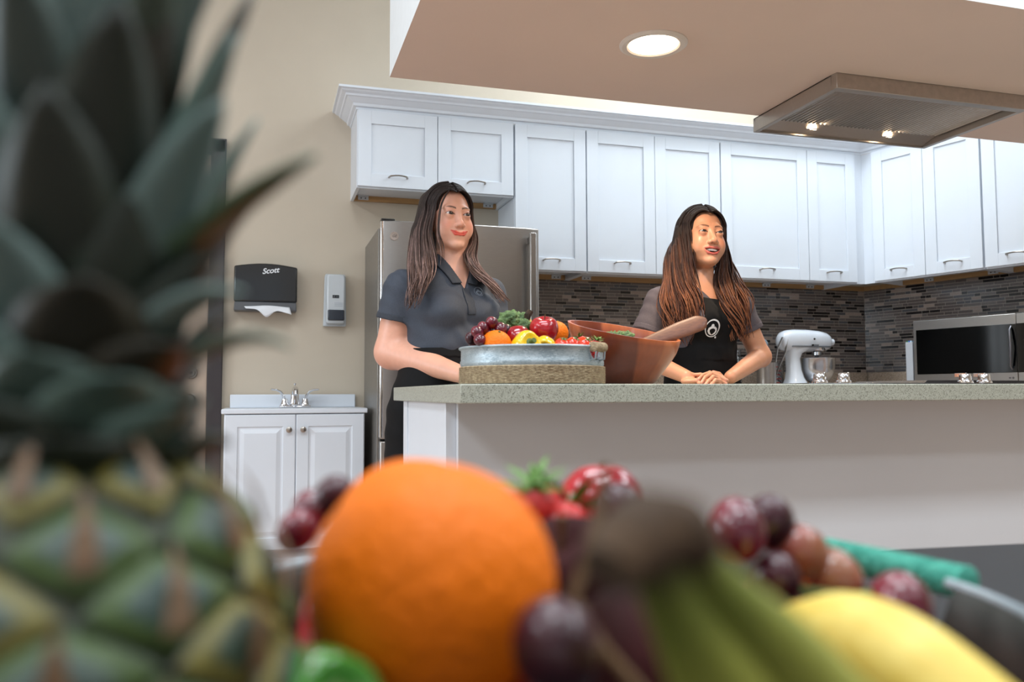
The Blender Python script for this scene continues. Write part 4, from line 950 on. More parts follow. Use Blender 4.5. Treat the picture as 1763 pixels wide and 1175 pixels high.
def strands(mb, guides, count, r, c0, c1, c2, sd, wave=.006, turns=3, jit=.006, tw=1.3, curl_end=0, hi=.35, mid=.45):
    """hair locks swept between two or more guide lines (each a list of points of equal length)"""
    rnd = random.Random(sd); G = [[Vector(p) for p in g] for g in guides]; m = len(G[0]); N_ = 34
    for s in range(count):
        u = rnd.random()*(len(G)-1); k = min(int(u), len(G)-2); f = u-k
        base = [G[k][i].lerp(G[k+1][i], f) for i in range(m)]; J = Vector([rnd.gauss(0, jit) for _ in range(3)]); ph = rnd.random()*6.28; L_ = rnd.uniform(.82, 1.0); wv = wave*rnd.uniform(.6, 1.3); lt = rnd.random()
        pts = []; rr = []; cs = []
        for i in range(N_+1):
            t = i/N_*L_; q = t*(m-1); a = min(int(q), m-2); f = q-a; p0, p1, p2, p3 = base[max(a-1, 0)], base[a], base[a+1], base[min(a+2, m-1)]
            p = .5*((2*p1)+(p2-p0)*f+(2*p0-5*p1+4*p2-p3)*f*f+(3*p1-p0-3*p2+p3)*f**3); am = max(0, (t-.3)/.7)
            wvv = wv*am*(1+curl_end*am*am); p = p+J*(.25+am)+Vector((math.cos(ph+turns*6.28*t)*wvv, math.sin(ph+turns*6.28*t)*wvv*.8, 0))
            pts.append(p); rr.append(r*(.55+.45*math.sin(PI*min(1, i/N_*1.1)))*(1-.75*(i/N_)**4)*rnd.uniform(.97, 1.03)); z = max(0, min(1, (t-mid)/.35)); tone = [c0[j]*(1-z)+(c1[j]*(1-hi if lt < .5 else 1)+(c2[j]-c1[j])*(lt > .6)*1.0)*z if False else c0[j]*(1-z)+(c2[j] if lt > .62 else (c1[j] if lt > .25 else .55*c1[j]+.45*c0[j]))*z for j in range(3)]
            v_ = .85+.3*((lt*7.3) % 1); cs.append(tuple(x*v_ for x in lin(tone)))
        mb.tube(pts, rr, 7, flat=.6, cols=cs)
def drop(fn, x, z, y0=2.3, yend=3.4):
    """y at which a ray along +y meets the surface"""
    P = np.array([[x, y0, z]], np.float32)
    for _ in range(90):
        d = float(fn(P)[0]); P[0, 1] += d*.7
        if abs(d) < 2e-4 or P[0, 1] > yend: break
    return float(P[0, 1])
M_skin1 = mat('fair_skin', (224, 170, 148), .45, attr='col', sss=.12, noise=.06, nscale=60, bump=.03, bscale=400)
M_hair = mat('hair', (60, 40, 30), .45, attr='col', noise=.45, nscale=260, spec=.3, stretch=(1, 1, .05), bump=.5, bscale=420)
M_polo = mat('slate_polo', (60, 66, 78), .75, noise=.08, nscale=200, bump=.1, bscale=700)
M_polod = mat('slate_polo_collar', (48, 53, 63), .75, noise=.08, nscale=200)
M_tee = mat('plum_grey_shirt', (88, 80, 86), .8, noise=.07, nscale=180, bump=.1, bscale=700)
M_apron = mat('black_apron', (13, 13, 15), .8, noise=.12, nscale=160, bump=.08, bscale=500, spec=.25)
M_pants = mat('black_trousers', (20, 20, 24), .8, noise=.1, nscale=100)
M_shoe = mat('dark_shoes', (30, 28, 30), .5, noise=.05)
M_logo = mat('white_logo_print', (236, 236, 238), .6, noise=.01)
M_glogo = mat('grey_logo_print', (120, 128, 140), .5, noise=.01)

def person(label, base, T, head, arms, hands, legs, skin, neck, shirt, apron, logo, pantstab=None):
    root = thing('person', label, 'person', (base[0], base[1], 0)); tab, tc, tyaw = T
    hc = A3(*head['c']); Rm = rotm(*head['rot']); hs = head['s']
    def body(P, want=None):
        d, x, y = torso(P, tab, tc, tyaw)
        L_ = loc(P, tc, tyaw)
        for c_, r_ in shirt['bust']: d = smin(d, ell(L_, c_, r_), .035)
        for a in arms:
            d = smin(d, chain(P, a['p'], a['r'], .02), .03 if True else .01)
        d = smin(d, chain(P, neck[0], neck[1], .01), .025)
        for a in arms: d = smin(d, cap(P, neck[0][0], a['p'][0], neck[1][0]*.75, a['r'][0]*.8), .03)
        near = nrm(P-hc) < .26
        if near.any():
            Q = (P[near]-hc) @ Rm/hs; hd = head_sdf(Q, head)[0]*hs; dd = d.copy(); dd[near] = smin(d[near], hd, .012); 
            dd[~near] = np.minimum(d[~near], nrm(P[~near]-hc)-.13); d = dd
        for lg in legs: d = smin(d, chain(P, lg, [.082, .055, .04], .02), .03)
        for hnd in hands:
            hb = smin(ell((P-A3(*hnd['palm'])) @ hnd['R'], (0, 0, 0), hnd['pr']), finger_set(P, hnd['f']), .007); d = smin(d, hb, .010)
        return d
    allp = np.array([p for a in arms for p in a['p']]+[tc[:2]+(0,)], float)
    zb = hc[2]-.165*hs
    HB = [(hc[0]-.125, hc[1]-.14, zb), (hc[0]+.125, hc[1]+.15, hc[2]+.16)]
    parts = [sculpt(body, *HB, .0021, closed=False)]
    hz = min(h_['palm'][2] for h_ in hands); hx0 = min(min(p[0] for f in h_['f'] for p in f) for h_ in hands)-.05; hx1 = max(max(p[0] for f in h_['f'] for p in f) for h_ in hands)+.05; hy1 = max(max(p[1] for f in h_['f'] for p in f) for h_ in hands)+.035
    def body_rest(P): return body(P)
    X, F = sculpt(body, (tc[0]-.42, 2.45, .02), (tc[0]+.42, tc[1]+.35, zb+.016), .0056, closed=False)
    # leave out what the fine hand mesh covers
    fc = X[F].mean(1); inh = (fc[:, 0] > hx0+.004) & (fc[:, 0] < hx1-.004) & (fc[:, 1] < hy1-.004) & (fc[:, 2] < .9075+.12)
    F = F[~inh]; parts.append((X, F)); parts.append(sculpt(body, (hx0, 2.45, .86), (hx1, hy1, .9075+.125), .0026, closed=False))
    V, FF = merge(parts); Q = ((V.astype(np.float32)-hc) @ Rm)/hs; C = build_head_cols(V, Q, head, skin)
    # rosier finger tips and nails
    for h_ in hands:
        for f in h_['f']:
            tip = np.array(f[-1]); m = np.clip(1-np.linalg.norm(V-tip, axis=1)/.013, 0, 1)[:, None]*.6; C = C*(1-m)+np.array(lin((240, 168, 156)))*m
    sobj('body', (V, FF), mat('skin_'+shirt['key'], skin, .42, attr='col', sss=.10, noise=.05, nscale=60), root, C)
    eyes(root, hc, Rm, hs, head['gaze'])
    if head['mouth'] == 'open':
        b = MB()
        for k in range(-4, 5):
            a = k*.245; w = [.0046, .0042, .0040, .0036, .0032][abs(k)]; hh = [.0052, .0048, .0050, .0042, .0036][abs(k)]
            c = A3(math.sin(a)*.0235, -.0625-math.cos(a)*.0190, 0); c[2] = np.interp(-.0512-hh*.62, [-.112, -.056, 0], [-.121, -.069, 0]); M_ = Matrix.Rotation(a, 3, 'Z')
            b.ball((Vector((Rm @ (c*hs)+hc).tolist())-root.location), 1, 12, sc=(1, 1, 1), M=Matrix(((Rm.tolist()))).to_4x4() @ M_.to_4x4() @ Matrix.Diagonal((w*.76*hs, .0028*hs, hh*.95*hs, 1)))
        obj('teeth', b, mat('tooth_enamel', (238, 234, 226), .15, noise=.01, coat=.4), root, angle=0)
    # ---- shirt
    def sleeve(P, grow=0):
        d = None
        for a in arms:
            s = a['sleeve']; p = np.array(a['p'][0]), np.array(a['p'][1]); e = p[0]+(p[1]-p[0])*s['t']; ax = (p[1]-p[0])/np.linalg.norm(p[1]-p[0])
            q = cap(P, p[0], p[0]+(p[1]-p[0])*(s['t']+.25), s['r0']+grow, s['r1']+grow); q = smax(q, (P-e.astype(np.float32)) @ ax.astype(np.float32), .004)
            d = q if d is None else np.minimum(d, q)
        return d
    def folds(P, L_):
        x, y, z = L_[:, 0], L_[:, 1], L_[:, 2]; f = .0022*np.sin(42*z+30*x+6*np.sin(14*x))*np.clip((shirt['fz']-z)/.12, 0, 1)+.0013*np.sin(95*z-60*np.abs(x)+3*np.sin(30*x)); return f
    def shirt_sdf(P, grow=0, cut=True):
        d, x, y = torso(P, tab, tc, tyaw, .013+grow); L_ = loc(P, tc, tyaw)
        for c_, r_ in shirt['bust']: d = smin(d, ell(L_, c_, tuple(v+.011+grow for v in r_)), .03)
        d = smin(d, sleeve(P, grow), .028)
        for a in arms: d = smin(d, cap(P, neck[0][0], a['p'][0], neck[1][0]*.75+.012+grow, a['r'][0]*.8+.012+grow), .03)
        d = d+folds(P, L_)
        if cut:
            zv, wv = shirt['v']; vcut = np.maximum(np.abs(L_[:, 0]-shirt['vx'])-(L_[:, 2]-zv)*wv, L_[:, 1]-.02)*.8
            nk = np.maximum(nrm(np.stack([L_[:, 0]-shirt['nx'], (L_[:, 1]-shirt['ny'])], 1))-shirt['nr'], shirt['nz']-L_[:, 2]); d = smax(d, -np.minimum(vcut, nk), .004)
        return smax(d, shirt['hem']-P[:, 2], .003)
    sb = [(tc[0]-.36, tc[1]-.30, shirt['hem']-.02), (tc[0]+.36, tc[1]+.26, shirt['ztop'])]
    sobj('shirt', sculpt(shirt_sdf, *sb, .0046), shirt['m'], root)
    full = lambda P: shirt_sdf(P, 0, False)
    # cuffs of the sleeves: slim hem bands
    def cuff(P, a):
        d = None
        for a in (a,):
            s = a['sleeve']; p = np.array(a['p'][0]), np.array(a['p'][1]); e = p[0]+(p[1]-p[0])*s['t']; ax = ((p[1]-p[0])/np.linalg.norm(p[1]-p[0])).astype(np.float32); h_ = (P-e.astype(np.float32)) @ ax
            q = np.maximum(cap(P, p[0], p[0]+(p[1]-p[0])*(s['t']+.25), s['r0']+.0015, s['r1']+.0015), np.abs(h_+.010)-.0105); q = np.maximum(q, -cap(P, p[0], p[1], a['r'][0]-.004, a['r'][1]-.004)); d = q if d is None else np.minimum(d, q)
        return d
    for a_ in arms: sobj('sleeve_hem', sculpt(lambda P: cuff(P, a_), *sb, .0038), shirt['m2'], root)
    if shirt.get('collar'):
        def collar(P):
            L_ = loc(P, tc, tyaw); base_ = shirt_sdf(P, .010, False); x = np.abs(L_[:, 0]-shirt['vx']); z = L_[:, 2]; zv, wv = shirt['v']
            inner = (z-zv)*wv-x; outer = x-(z-zv)*wv-.040; low = (zv+.026-(x*.12))-z+ (x > .06)*0
            flap = np.maximum(np.maximum(inner, outer), np.maximum(low, L_[:, 1]-.0)); flap = np.maximum(base_, flap*.8)
            stand = np.maximum(np.abs(nrm(np.stack([L_[:, 0]-shirt['nx'], L_[:, 1]-shirt['ny']], 1))-(shirt['nr']+.004+.15*np.maximum(0, z-shirt['nz'])))-.0035, np.maximum(np.abs(z-(shirt['nz']+.038-.35*(-(L_[:, 1]-shirt['ny'])).clip(-.05, .2)))-.026, -(np.minimum(L_[:, 1]-shirt['ny']+.045, 1))))
            return smin(flap, stand, .006)
        sobj('collar', sculpt(collar, (tc[0]-.17, tc[1]-.24, shirt['v'][0]-.03), (tc[0]+.17, tc[1]+.14, shirt['nz']+.11), .0026), shirt['m2'], root)
        def placket(P):
            L_ = loc(P, tc, tyaw); zv = shirt['v'][0]; base_ = shirt_sdf(P, .0035, False); return np.maximum(base_, np.maximum(np.abs(L_[:, 0]-shirt['vx'])-.014, np.maximum(np.abs(L_[:, 2]-(zv-.045))-.05, L_[:, 1])))
        sobj('placket', sculpt(placket, (tc[0]-.1, tc[1]-.26, shirt['v'][0]-.11), (tc[0]+.12, tc[1]-.02, shirt['v'][0]+.02), .0026), shirt['m2'], root)
    # ---- trousers and shoes
    def pants(P):
        d, x, y = torso(P, tab, tc, tyaw, .012); d = np.maximum(d, P[:, 2]-shirt['hem']-.03)
        for lg in legs: d = smin(d, chain(P, lg, [.098, .075, .066], .02), .03)
        return smax(d, .09-P[:, 2], .004)
    sobj('trousers', sculpt(pants, (tc[0]-.34, tc[1]-.3, .07), (tc[0]+.34, tc[1]+.3, shirt['hem']+.06), .008), M_pants, root)
    for lg in legs:
        f = lg[-1]; fn = lambda P: np.maximum(smin(ell(P, (f[0], f[1]-.06, .035), (.045, .13, .05)), cap(P, (f[0], f[1], .05), (f[0], f[1], .11), .05), .02), .004-P[:, 2])
        sobj('shoe', sculpt(fn, (f[0]-.08, f[1]-.22, -.01), (f[0]+.08, f[1]+.12, .18), .006), M_shoe, root)
    # ---- apron
    def apron_sdf(P):
        L_ = loc(P, tc, tyaw); z = L_[:, 2]; x = L_[:, 0]
        d = full(P)-.006-.003 if False else shirt_sdf(P, .0065, False)
        if apron['bib']:
            zt, hw, zw = apron['top'], apron['hw'], apron['wz']; t = np.clip((zt-z)/(zt-zw), 0, 1); half = hw+(apron['ww']-hw)*t**apron.get('pw', 1.6)
            bib = np.maximum(np.abs(x-apron['cx'])-half, z-zt-.01*(np.abs(x-apron['cx'])/hw)**2); dd = np.maximum(d, np.maximum(bib, L_[:, 1]-.03)); dd = np.where(z < zw-.05, 1, dd)
        else: dd = np.full(len(P), 1., np.float32)
        sk = interp(z, apron['skirt'], 1); sy = interp(z, apron['skirt'], 2); u = np.stack([x/sk, (L_[:, 1]-.0)/sy], 1); k0 = nrm(u); k1 = nrm(np.stack([x/sk**2, L_[:, 1]/sy**2], 1)); s = k0*(k0-1)/np.maximum(k1, 1e-6)
        s = s+.003*np.sin(60*x+8*z)*np.clip((apron['wz']-z)/.3, 0, 1)+.0018*np.sin(70*z+40*x); s = np.maximum(s, np.maximum(z-apron['wz'], .48-z)); s = np.maximum(s, L_[:, 1]-apron['back'])
        dd = smin(dd, s, .008)
        if not apron['bib']: 
            wb = np.maximum(s-.0035, np.maximum(z-apron['wz']-.002, apron['wz']-.03-z)); dd = np.minimum(dd, wb)
        return dd
    sobj('apron', sculpt(apron_sdf, (tc[0]-.34, tc[1]-.32, .46), (tc[0]+.34, tc[1]+.24, (apron.get('top', 0) or apron['wz'])+.06), .0052), M_apron, root, label=apron['label'])
    if apron['bib']:
        def strap(P):
            L_ = loc(P, tc, tyaw); base_ = shirt_sdf(P, .005, False); x = np.abs(L_[:, 0]-apron['cx']); z = L_[:, 2]
            return np.maximum(base_, np.maximum(np.abs(x-(apron['hw']-.004))-.010, np.maximum(apron['top']-.02-z, L_[:, 1]-.02)))
        sobj('neck_strap', sculpt(strap, (tc[0]-.13, tc[1]-.22, apron['top']-.03), (tc[0]+.13, tc[1]+.08, shirt['ztop']+.02), .0028), M_apron, root)
        surf = apron_sdf
    else: surf = full
    # ---- logo printed on the cloth
    b = MB(); lx, lz, lr = logo['x'], logo['z'], logo['r']
    def prn(pts, w):
        vs = []; n = len(pts)
        for i, p in enumerate(pts):
            a = Vector(pts[max(i-1, 0)]); c = Vector(pts[min(i+1, n-1)]); t = (c-a).normalized(); nn_ = Vector((-t.y, t.x)); ww = w[i] if hasattr(w, '__len__') else w
            for s in (-1, 1):
                x, z = lx+lr*(p[0]+nn_.x*ww*s), lz+lr*(p[1]+nn_.y*ww*s); vs.append((x, drop(surf, x, z)-.0012, z))
        b.add([Vector(v)-root.location for v in vs], [(2*i, 2*i+1, 2*i+3, 2*i+2) for i in range(n-1)])
    C_ = [(math.cos(a), math.sin(a)) for a in [i/36*2*PI for i in range(37)]]
    prn([(c*.92, s*.92) for c, s in C_], [.045+.055*max(0, math.cos(i/36*2*PI-.9)) for i in range(37)])
    prn([(-.06+.10*math.cos(a), .26+.10*math.sin(a)) for a in [i/16*2*PI for i in range(17)]], .10)
    H_ = [(0, .08), (-.24, .06), (-.47, -.08), (-.52, -.30), (-.38, -.52), (-.18, -.66), (0, -.74)]
    prn(H_, [.10, .13, .13, .12, .10, .07, .03]); prn([(-x, z) for x, z in H_], [.10, .13, .13, .12, .10, .07, .03])
    if logo.get('dot'): prn([(.62+.07*math.cos(a), -.98+.07*math.sin(a)) for a in [i/8*2*PI for i in range(9)]], .05)
    o = obj('logo', b, logo['m'], root, smooth=False); o['label'] = logo['label']; md = o.modifiers.new('s', 'SOLIDIFY'); md.thickness = .0006; md.offset = 0
    # ---- hair: scalp cap and under-mass, then the locks
    H = head['hair']
    def hairmass(P):
        Q = ((P-hc) @ Rm)/hs; c_ = ell(Q, (0, .022, .040), (.083, .098, .087)); ff = ell(Q, (H.get('part', 0), -.105, -.004), (.063, .078, .100)); c_ = smax(c_, -ff, .008)
        c_ = smax(c_, (-.03-Q[:, 2])-.9*(Q[:, 1]), .01)*hs; c_ = smax(c_, (-.046-Q[:, 1])*hs, .004)
        for pts, rs in H['mass']: c_ = smin(c_, chain(P, pts, rs, .02), .02)
        return c_
    ps = np.array([p for m_ in H['mass'] for p in m_[0]]); lo = np.minimum(ps.min(0), hc-.12)-.05; hi = np.maximum(ps.max(0), hc+.14)+.03
    hm = sculpt(hairmass, lo, hi, .005); Vh = hm[0]; tz = np.clip((hc[2]-.02-Vh[:, 2])/.2, 0, 1)[:, None]
    HC = np.array(lin(H['c'][0]))*(1-tz)+np.array(lin(H['c'][1]))*tz*.6
    b = MB(); 
    for gi, g in enumerate(H['guides']):
        gg = []
        for pts in g['g']:
            q = []
            for p in pts:
                if p[0] == 'h': v = hc+Rm @ (A3(*p[1:])*hs); q.append(tuple(float(x) for x in v))
                else: q.append(tuple(p))
            gg.append(q)
        strands(b, gg, g['n'], g.get('r', .0036), *H['c'], sd=gi+3, wave=g.get('w', .006), turns=g.get('t', 2.5), jit=g.get('j', .005), curl_end=g.get('ce', 0), mid=g.get('mid', H['mid']))
    rl = np.array(root.location); nv = len(Vh)
    vs = np.concatenate([Vh, np.array(b.v)]); fs = [tuple(f) for f in hm[1].tolist()]+[tuple(i+nv for i in f) for f in b.f]
    o = finish('hair', vs, fs, M_hair, root, True, np.concatenate([HC, np.array([c[:3] for c in b.c])]), angle=0, world=True, ms=1)
    return root
def hairline(sx, q):
    """start of a lock: leaves the parting (q = 0 at the forehead .. 1 at the back of the crown) and runs down over the side of the head"""
    y0, y1 = -.067+.120*q, -.034+.115*q; out = []
    for t_, ph in ((0, 4), (.25, 28), (.5, 55), (.75, 80), (1, 104)):
        y = y0+(y1-y0)*t_; s = math.sqrt(max(.08, 1-((y-.022)/.104)**2)); out.append(('h', sx*.0875*s*math.sin(R(ph)), y, .040+.094*s*math.cos(R(ph))))
    return out

# ---- the woman in the polo shirt
tab1 = [(.70, .205, .150, 0, 0), (.84, .210, .152, 0, 0), (.95, .185, .140, 0, 0), (1.04, .160, .125, 0, 0), (1.13, .158, .118, 0, 0), (1.21, .160, .108, 0, 0), (1.27, .158, .092, 0, .004), (1.31, .135, .080, 0, .008), (1.345, .095, .068, 0, .012), (1.375, .062, .060, 0, .016), (1.40, .050, .055, 0, .018)]
tc1 = (.668, 3.05, 0); 
g = lambda x, y, Y: tuple(at(x, y, Y))
hair1 = dict(c=((42, 29, 26), (112, 86, 76), (158, 128, 120)), mid=.36, part=-.006,
    mass=[([g(742, 350, 3.10), g(725, 400, 3.08), g(722, 450, 3.02), g(722, 490, 2.94)], [.045, .034, .024, .012]),
          ([g(800, 345, 3.12), g(808, 400, 3.10), g(808, 440, 3.06), g(825, 470, 2.99), g(850, 495, 2.93)], [.028, .022, .016, .011, .006]),
          ([g(765, 350, 3.15), g(765, 420, 3.17), g(770, 470, 3.16)], [.07, .07, .05])],
    guides=[
     dict(n=150, r=.0062, w=.007, ce=1.2, t=2.2, g=[hairline(-1, -.05)+[g(741, 400, 2.98), g(748, 440, 2.96), g(745, 470, 2.91), g(728, 500, 2.89), g(712, 532, 2.885)],
                        hairline(-1, .45)+[g(722, 400, 3.02), g(720, 450, 2.98), g(722, 480, 2.92), g(714, 508, 2.89), g(706, 534, 2.885)],
                        hairline(-1, .95)+[g(709, 400, 3.10), g(704, 440, 3.06), g(708, 478, 2.98), g(706, 505, 2.92), g(703, 530, 2.89)]]),
     dict(n=120, r=.0056, w=.006, ce=.9, t=2.2, g=[hairline(1, -.05)+[g(814, 415, 3.00), g(802, 440, 2.98), g(812, 465, 2.94), g(838, 488, 2.91), g(868, 520, 2.90)],
                        hairline(1, .4)+[g(819, 410, 3.05), g(818, 445, 3.02), g(830, 468, 2.97), g(854, 494, 2.92), g(878, 524, 2.90)],
                        hairline(1, .95)+[g(812, 410, 3.14), g(816, 450, 3.10), g(830, 480, 3.02), g(850, 500, 2.94), g(866, 522, 2.90)]]),
     dict(n=70, r=.007, w=.005, g=[[('h', -.01, .03, .128), ('h', -.05, .09, .09), ('h', -.07, .105, .02), g(722, 420, 3.16), g(728, 470, 3.17)], [('h', 0, .04, .128), ('h', 0, .115, .08), ('h', 0, .122, .0), g(768, 430, 3.20), g(768, 480, 3.21)], [('h', .01, .03, .128), ('h', .05, .09, .09), ('h', .07, .105, .02), g(806, 420, 3.18), g(800, 470, 3.19)]]),
     dict(n=8, r=.0026, w=.002, j=.002, mid=.3, g=[[('h', -.018, -.075, .098), ('h', -.046, -.080, .06), ('h', -.060, -.068, .015), g(757, 400, 2.925), g(764, 425, 2.94), g(764, 455, 2.93)], [('h', -.020, -.075, .096), ('h', -.050, -.074, .055), ('h', -.064, -.062, .01), g(752, 402, 2.935), g(757, 428, 2.94), g(758, 458, 2.92)]])])
head1 = dict(c=tuple(at(773, 378, 3.045)), rot=(R(12), R(-2), R(0)), s=1.08, fat=.004, eye=(.0052, .0036), mouth='closed', lip=(214, 74, 62), blush=(232, 132, 112), brow=(58, 40, 34), shade=(168, 112, 98), gaze=(.10, -1, .02), hair=hair1)
Rz = lambda a, b_=0: np.array((Matrix.Rotation(a, 3, 'Z') @ Matrix.Rotation(b_, 3, 'Y')), np.float32)
def fan(wx, wy, wz, dx, dy, n=4, L_=.07, gap=.018, curl=.35, drop_=.0):
    out = []; d = Vector((dx, dy, 0)).normalized(); s = Vector((-d.y, d.x, 0))
    for i in range(n):
        ln = L_*[.9, 1, .95, .78][i]; o = Vector((wx, wy, wz))+s*(gap*(i-1.5)); q = o+d*ln*.5; q.z += .010; r_ = o+d*ln*.8; r_.z += .001; e = o+d*ln; e.z -= .008; out.append([tuple(o), tuple(q), tuple(r_), tuple(e)])
    return out
arms1 = [dict(p=[(.492, 3.07, 1.268), (.452, 3.10, 1.040), (.648, 2.80, .950)], r=[.065, .062, .030], sleeve=dict(t=.50, r0=.075, r1=.084)),
         dict(p=[(.815, 3.08, 1.258), (.848, 3.08, 1.035), (.745, 2.80, .948)], r=[.058, .052, .029], sleeve=dict(t=.50, r0=.068, r1=.073))]
hands1 = [dict(palm=(.680, 2.765, .938), R=Rz(R(-30)), pr=(.045, .030, .016), f=fan(.70, 2.745, .935, 1, -.5)+[[(.668, 2.79, .945), (.69, 2.76, .955), (.715, 2.745, .953)]]),
          dict(palm=(.722, 2.765, .952), R=Rz(R(30)), pr=(.042, .030, .015), f=fan(.705, 2.745, .953, -1, -.5)+[[(.735, 2.79, .958), (.72, 2.765, .968), (.70, 2.75, .966)]])]
person('woman in a dark slate polo shirt and black waist apron, standing before the refrigerator', (.668, 3.05), (tab1, tc1, R(14)), head1, arms1, hands1,
    [[(.58, 3.06, .78), (.57, 3.05, .45), (.57, 3.10, .09)], [(.76, 3.06, .78), (.77, 3.05, .45), (.77, 3.10, .09)]], (230, 172, 148),
    ([(.668, 3.06, 1.30), (.672, 3.055, 1.38), (.672, 3.05, 1.45)], [.064, .060, .062]),
    dict(key='a', m=M_polo, m2=M_polod, bust=[((-.068, -.092, 1.175), (.072, .062, .062)), ((.068, -.092, 1.175), (.072, .062, .062)), ((0, -.07, 1.07), (.12, .075, .06))], v=(1.262, .52), vx=.004, nx=0, ny=.012, nr=.064, nz=1.322, hem=1.02, ztop=1.40, fz=1.16, collar=True),
    dict(bib=False, wz=1.046, skirt=[(.46, .26, .17), (.7, .255, .17), (.84, .245, .17), (.95, .212, .165), (1.0, .19, .156), (1.05, .180, .150)], back=.06, label='black waist apron'),
    dict(x=at(829, 500, 2.92).x, z=at(829, 500, 2.92).z, r=.019, m=M_glogo, label='small grey emblem on the chest'))

# ---- the woman in the bib apron
tab2 = [(.70, .165, .098, 0, 0), (.84, .170, .098, 0, 0), (.95, .145, .096, 0, 0), (1.02, .128, .098, 0, 0), (1.10, .130, .096, 0, 0), (1.18, .138, .094, 0, 0), (1.245, .150, .084, 0, .004), (1.285, .135, .072, 0, .008), (1.315, .085, .060, 0, .012), (1.345, .050, .050, 0, .014), (1.37, .043, .048, 0, .014)]
tc2 = (1.672, 2.99, 0)
hair2 = dict(c=((38, 24, 22), (96, 54, 38), (150, 94, 64)), mid=.40, part=.0,
    mass=[([g(1175, 400, 3.02), g(1165, 440, 3.01), g(1168, 490, 2.95), g(1172, 530, 2.88), g(1174, 560, 2.86)], [.034, .030, .026, .020, .010]),
          ([g(1232, 400, 3.08), g(1240, 440, 3.06), g(1246, 480, 2.99), g(1260, 520, 2.90), g(1272, 550, 2.88)], [.024, .022, .020, .015, .008]),
          ([g(1205, 400, 3.10), g(1205, 450, 3.12), g(1205, 500, 3.10)], [.06, .06, .05])],
    guides=[
     dict(n=170, r=.0066, w=.019, ce=.6, t=2.2, g=[hairline(-1, -.05)+[g(1192, 440, 2.93), g(1195, 480, 2.92), g(1203, 515, 2.865), g(1201, 550, 2.84), g(1184, 588, 2.84)],
                        hairline(-1, .45)+[g(1168, 430, 2.97), g(1168, 480, 2.93), g(1176, 520, 2.87), g(1172, 560, 2.845), g(1178, 600, 2.84)],
                        hairline(-1, .95)+[g(1148, 440, 3.04), g(1143, 485, 2.98), g(1138, 525, 2.90), g(1150, 560, 2.87), g(1158, 590, 2.85)]]),
     dict(n=140, r=.0062, w=.019, ce=.6, t=2.2, g=[hairline(1, -.05)+[g(1240, 460, 2.95), g(1234, 490, 2.94), g(1244, 525, 2.88), g(1262, 560, 2.86), g(1266, 592, 2.86)],
                        hairline(1, .4)+[g(1254, 450, 3.0), g(1258, 485, 2.96), g(1264, 520, 2.89), g(1274, 555, 2.87), g(1276, 590, 2.865)],
                        hairline(1, .95)+[g(1250, 440, 3.10), g(1268, 480, 3.03), g(1288, 515, 2.95), g(1282, 555, 2.90), g(1286, 584, 2.88)]]),
     dict(n=70, r=.007, w=.006, g=[[('h', -.01, .03, .128), ('h', -.05, .09, .09), ('h', -.07, .105, .02), g(1162, 450, 3.12), g(1165, 500, 3.12)], [('h', 0, .04, .128), ('h', 0, .115, .08), ('h', 0, .122, .0), g(1205, 460, 3.15), g(1205, 510, 3.15)], [('h', .01, .03, .128), ('h', .05, .09, .09), ('h', .07, .105, .02), g(1248, 450, 3.14), g(1252, 500, 3.14)]])])
head2 = dict(c=tuple(at(1210, 412, 2.985)), rot=(R(-6), R(-8), R(3)), s=1.10, nw=.0015, fat=.0, eye=(.0040, .0030), mouth='open', lip=(196, 92, 84), blush=(228, 124, 88), brow=(78, 46, 34), shade=(150, 92, 66), gaze=(-.06, -1, .10), hair=hair2)
arms2 = [dict(p=[(1.502, 3.01, 1.245), (1.405, 3.00, 1.03), (1.478, 2.76, .944)], r=[.047, .041, .025], sleeve=dict(t=.60, r0=.058, r1=.068)),
         dict(p=[(1.850, 3.01, 1.240), (1.945, 3.00, 1.032), (1.665, 2.765, .943)], r=[.047, .041, .025], sleeve=dict(t=.50, r0=.058, r1=.060))]
def gf(*p): return [tuple(at(x, y, Y)) for x, y, Y in p]
hands2 = [dict(palm=tuple(at(1190, 657, 2.735)), R=Rz(R(10)), pr=(.040, .034, .014), f=[
              gf((1205, 655, 2.72), (1224, 648, 2.71), (1238, 650, 2.70), (1249, 655, 2.69)), gf((1205, 659, 2.71), (1224, 655, 2.70), (1238, 657, 2.69), (1250, 661, 2.685)),
              gf((1204, 661, 2.695), (1222, 660, 2.685), (1236, 663, 2.675), (1246, 666, 2.67)), gf((1202, 652, 2.745), (1218, 645, 2.74), (1232, 645, 2.73), (1243, 650, 2.72)), gf((1186, 652, 2.76), (1194, 646, 2.75), (1206, 645, 2.735), (1216, 648, 2.725))]),
          dict(palm=tuple(at(1238, 656, 2.725)), R=Rz(R(-12)), pr=(.036, .032, .014), f=[
              gf((1236, 650, 2.705), (1224, 644, 2.69), (1214, 650, 2.68), (1208, 659, 2.672)), gf((1236, 653, 2.69), (1228, 649, 2.675), (1220, 656, 2.665), (1215, 662, 2.66)),
              gf((1240, 657, 2.68), (1232, 655, 2.66), (1226, 661, 2.655), (1222, 666, 2.65)), gf((1237, 648, 2.725), (1222, 642, 2.72), (1210, 646, 2.712), (1203, 653, 2.70)), gf((1246, 652, 2.745), (1238, 644, 2.75), (1228, 641, 2.745))])]
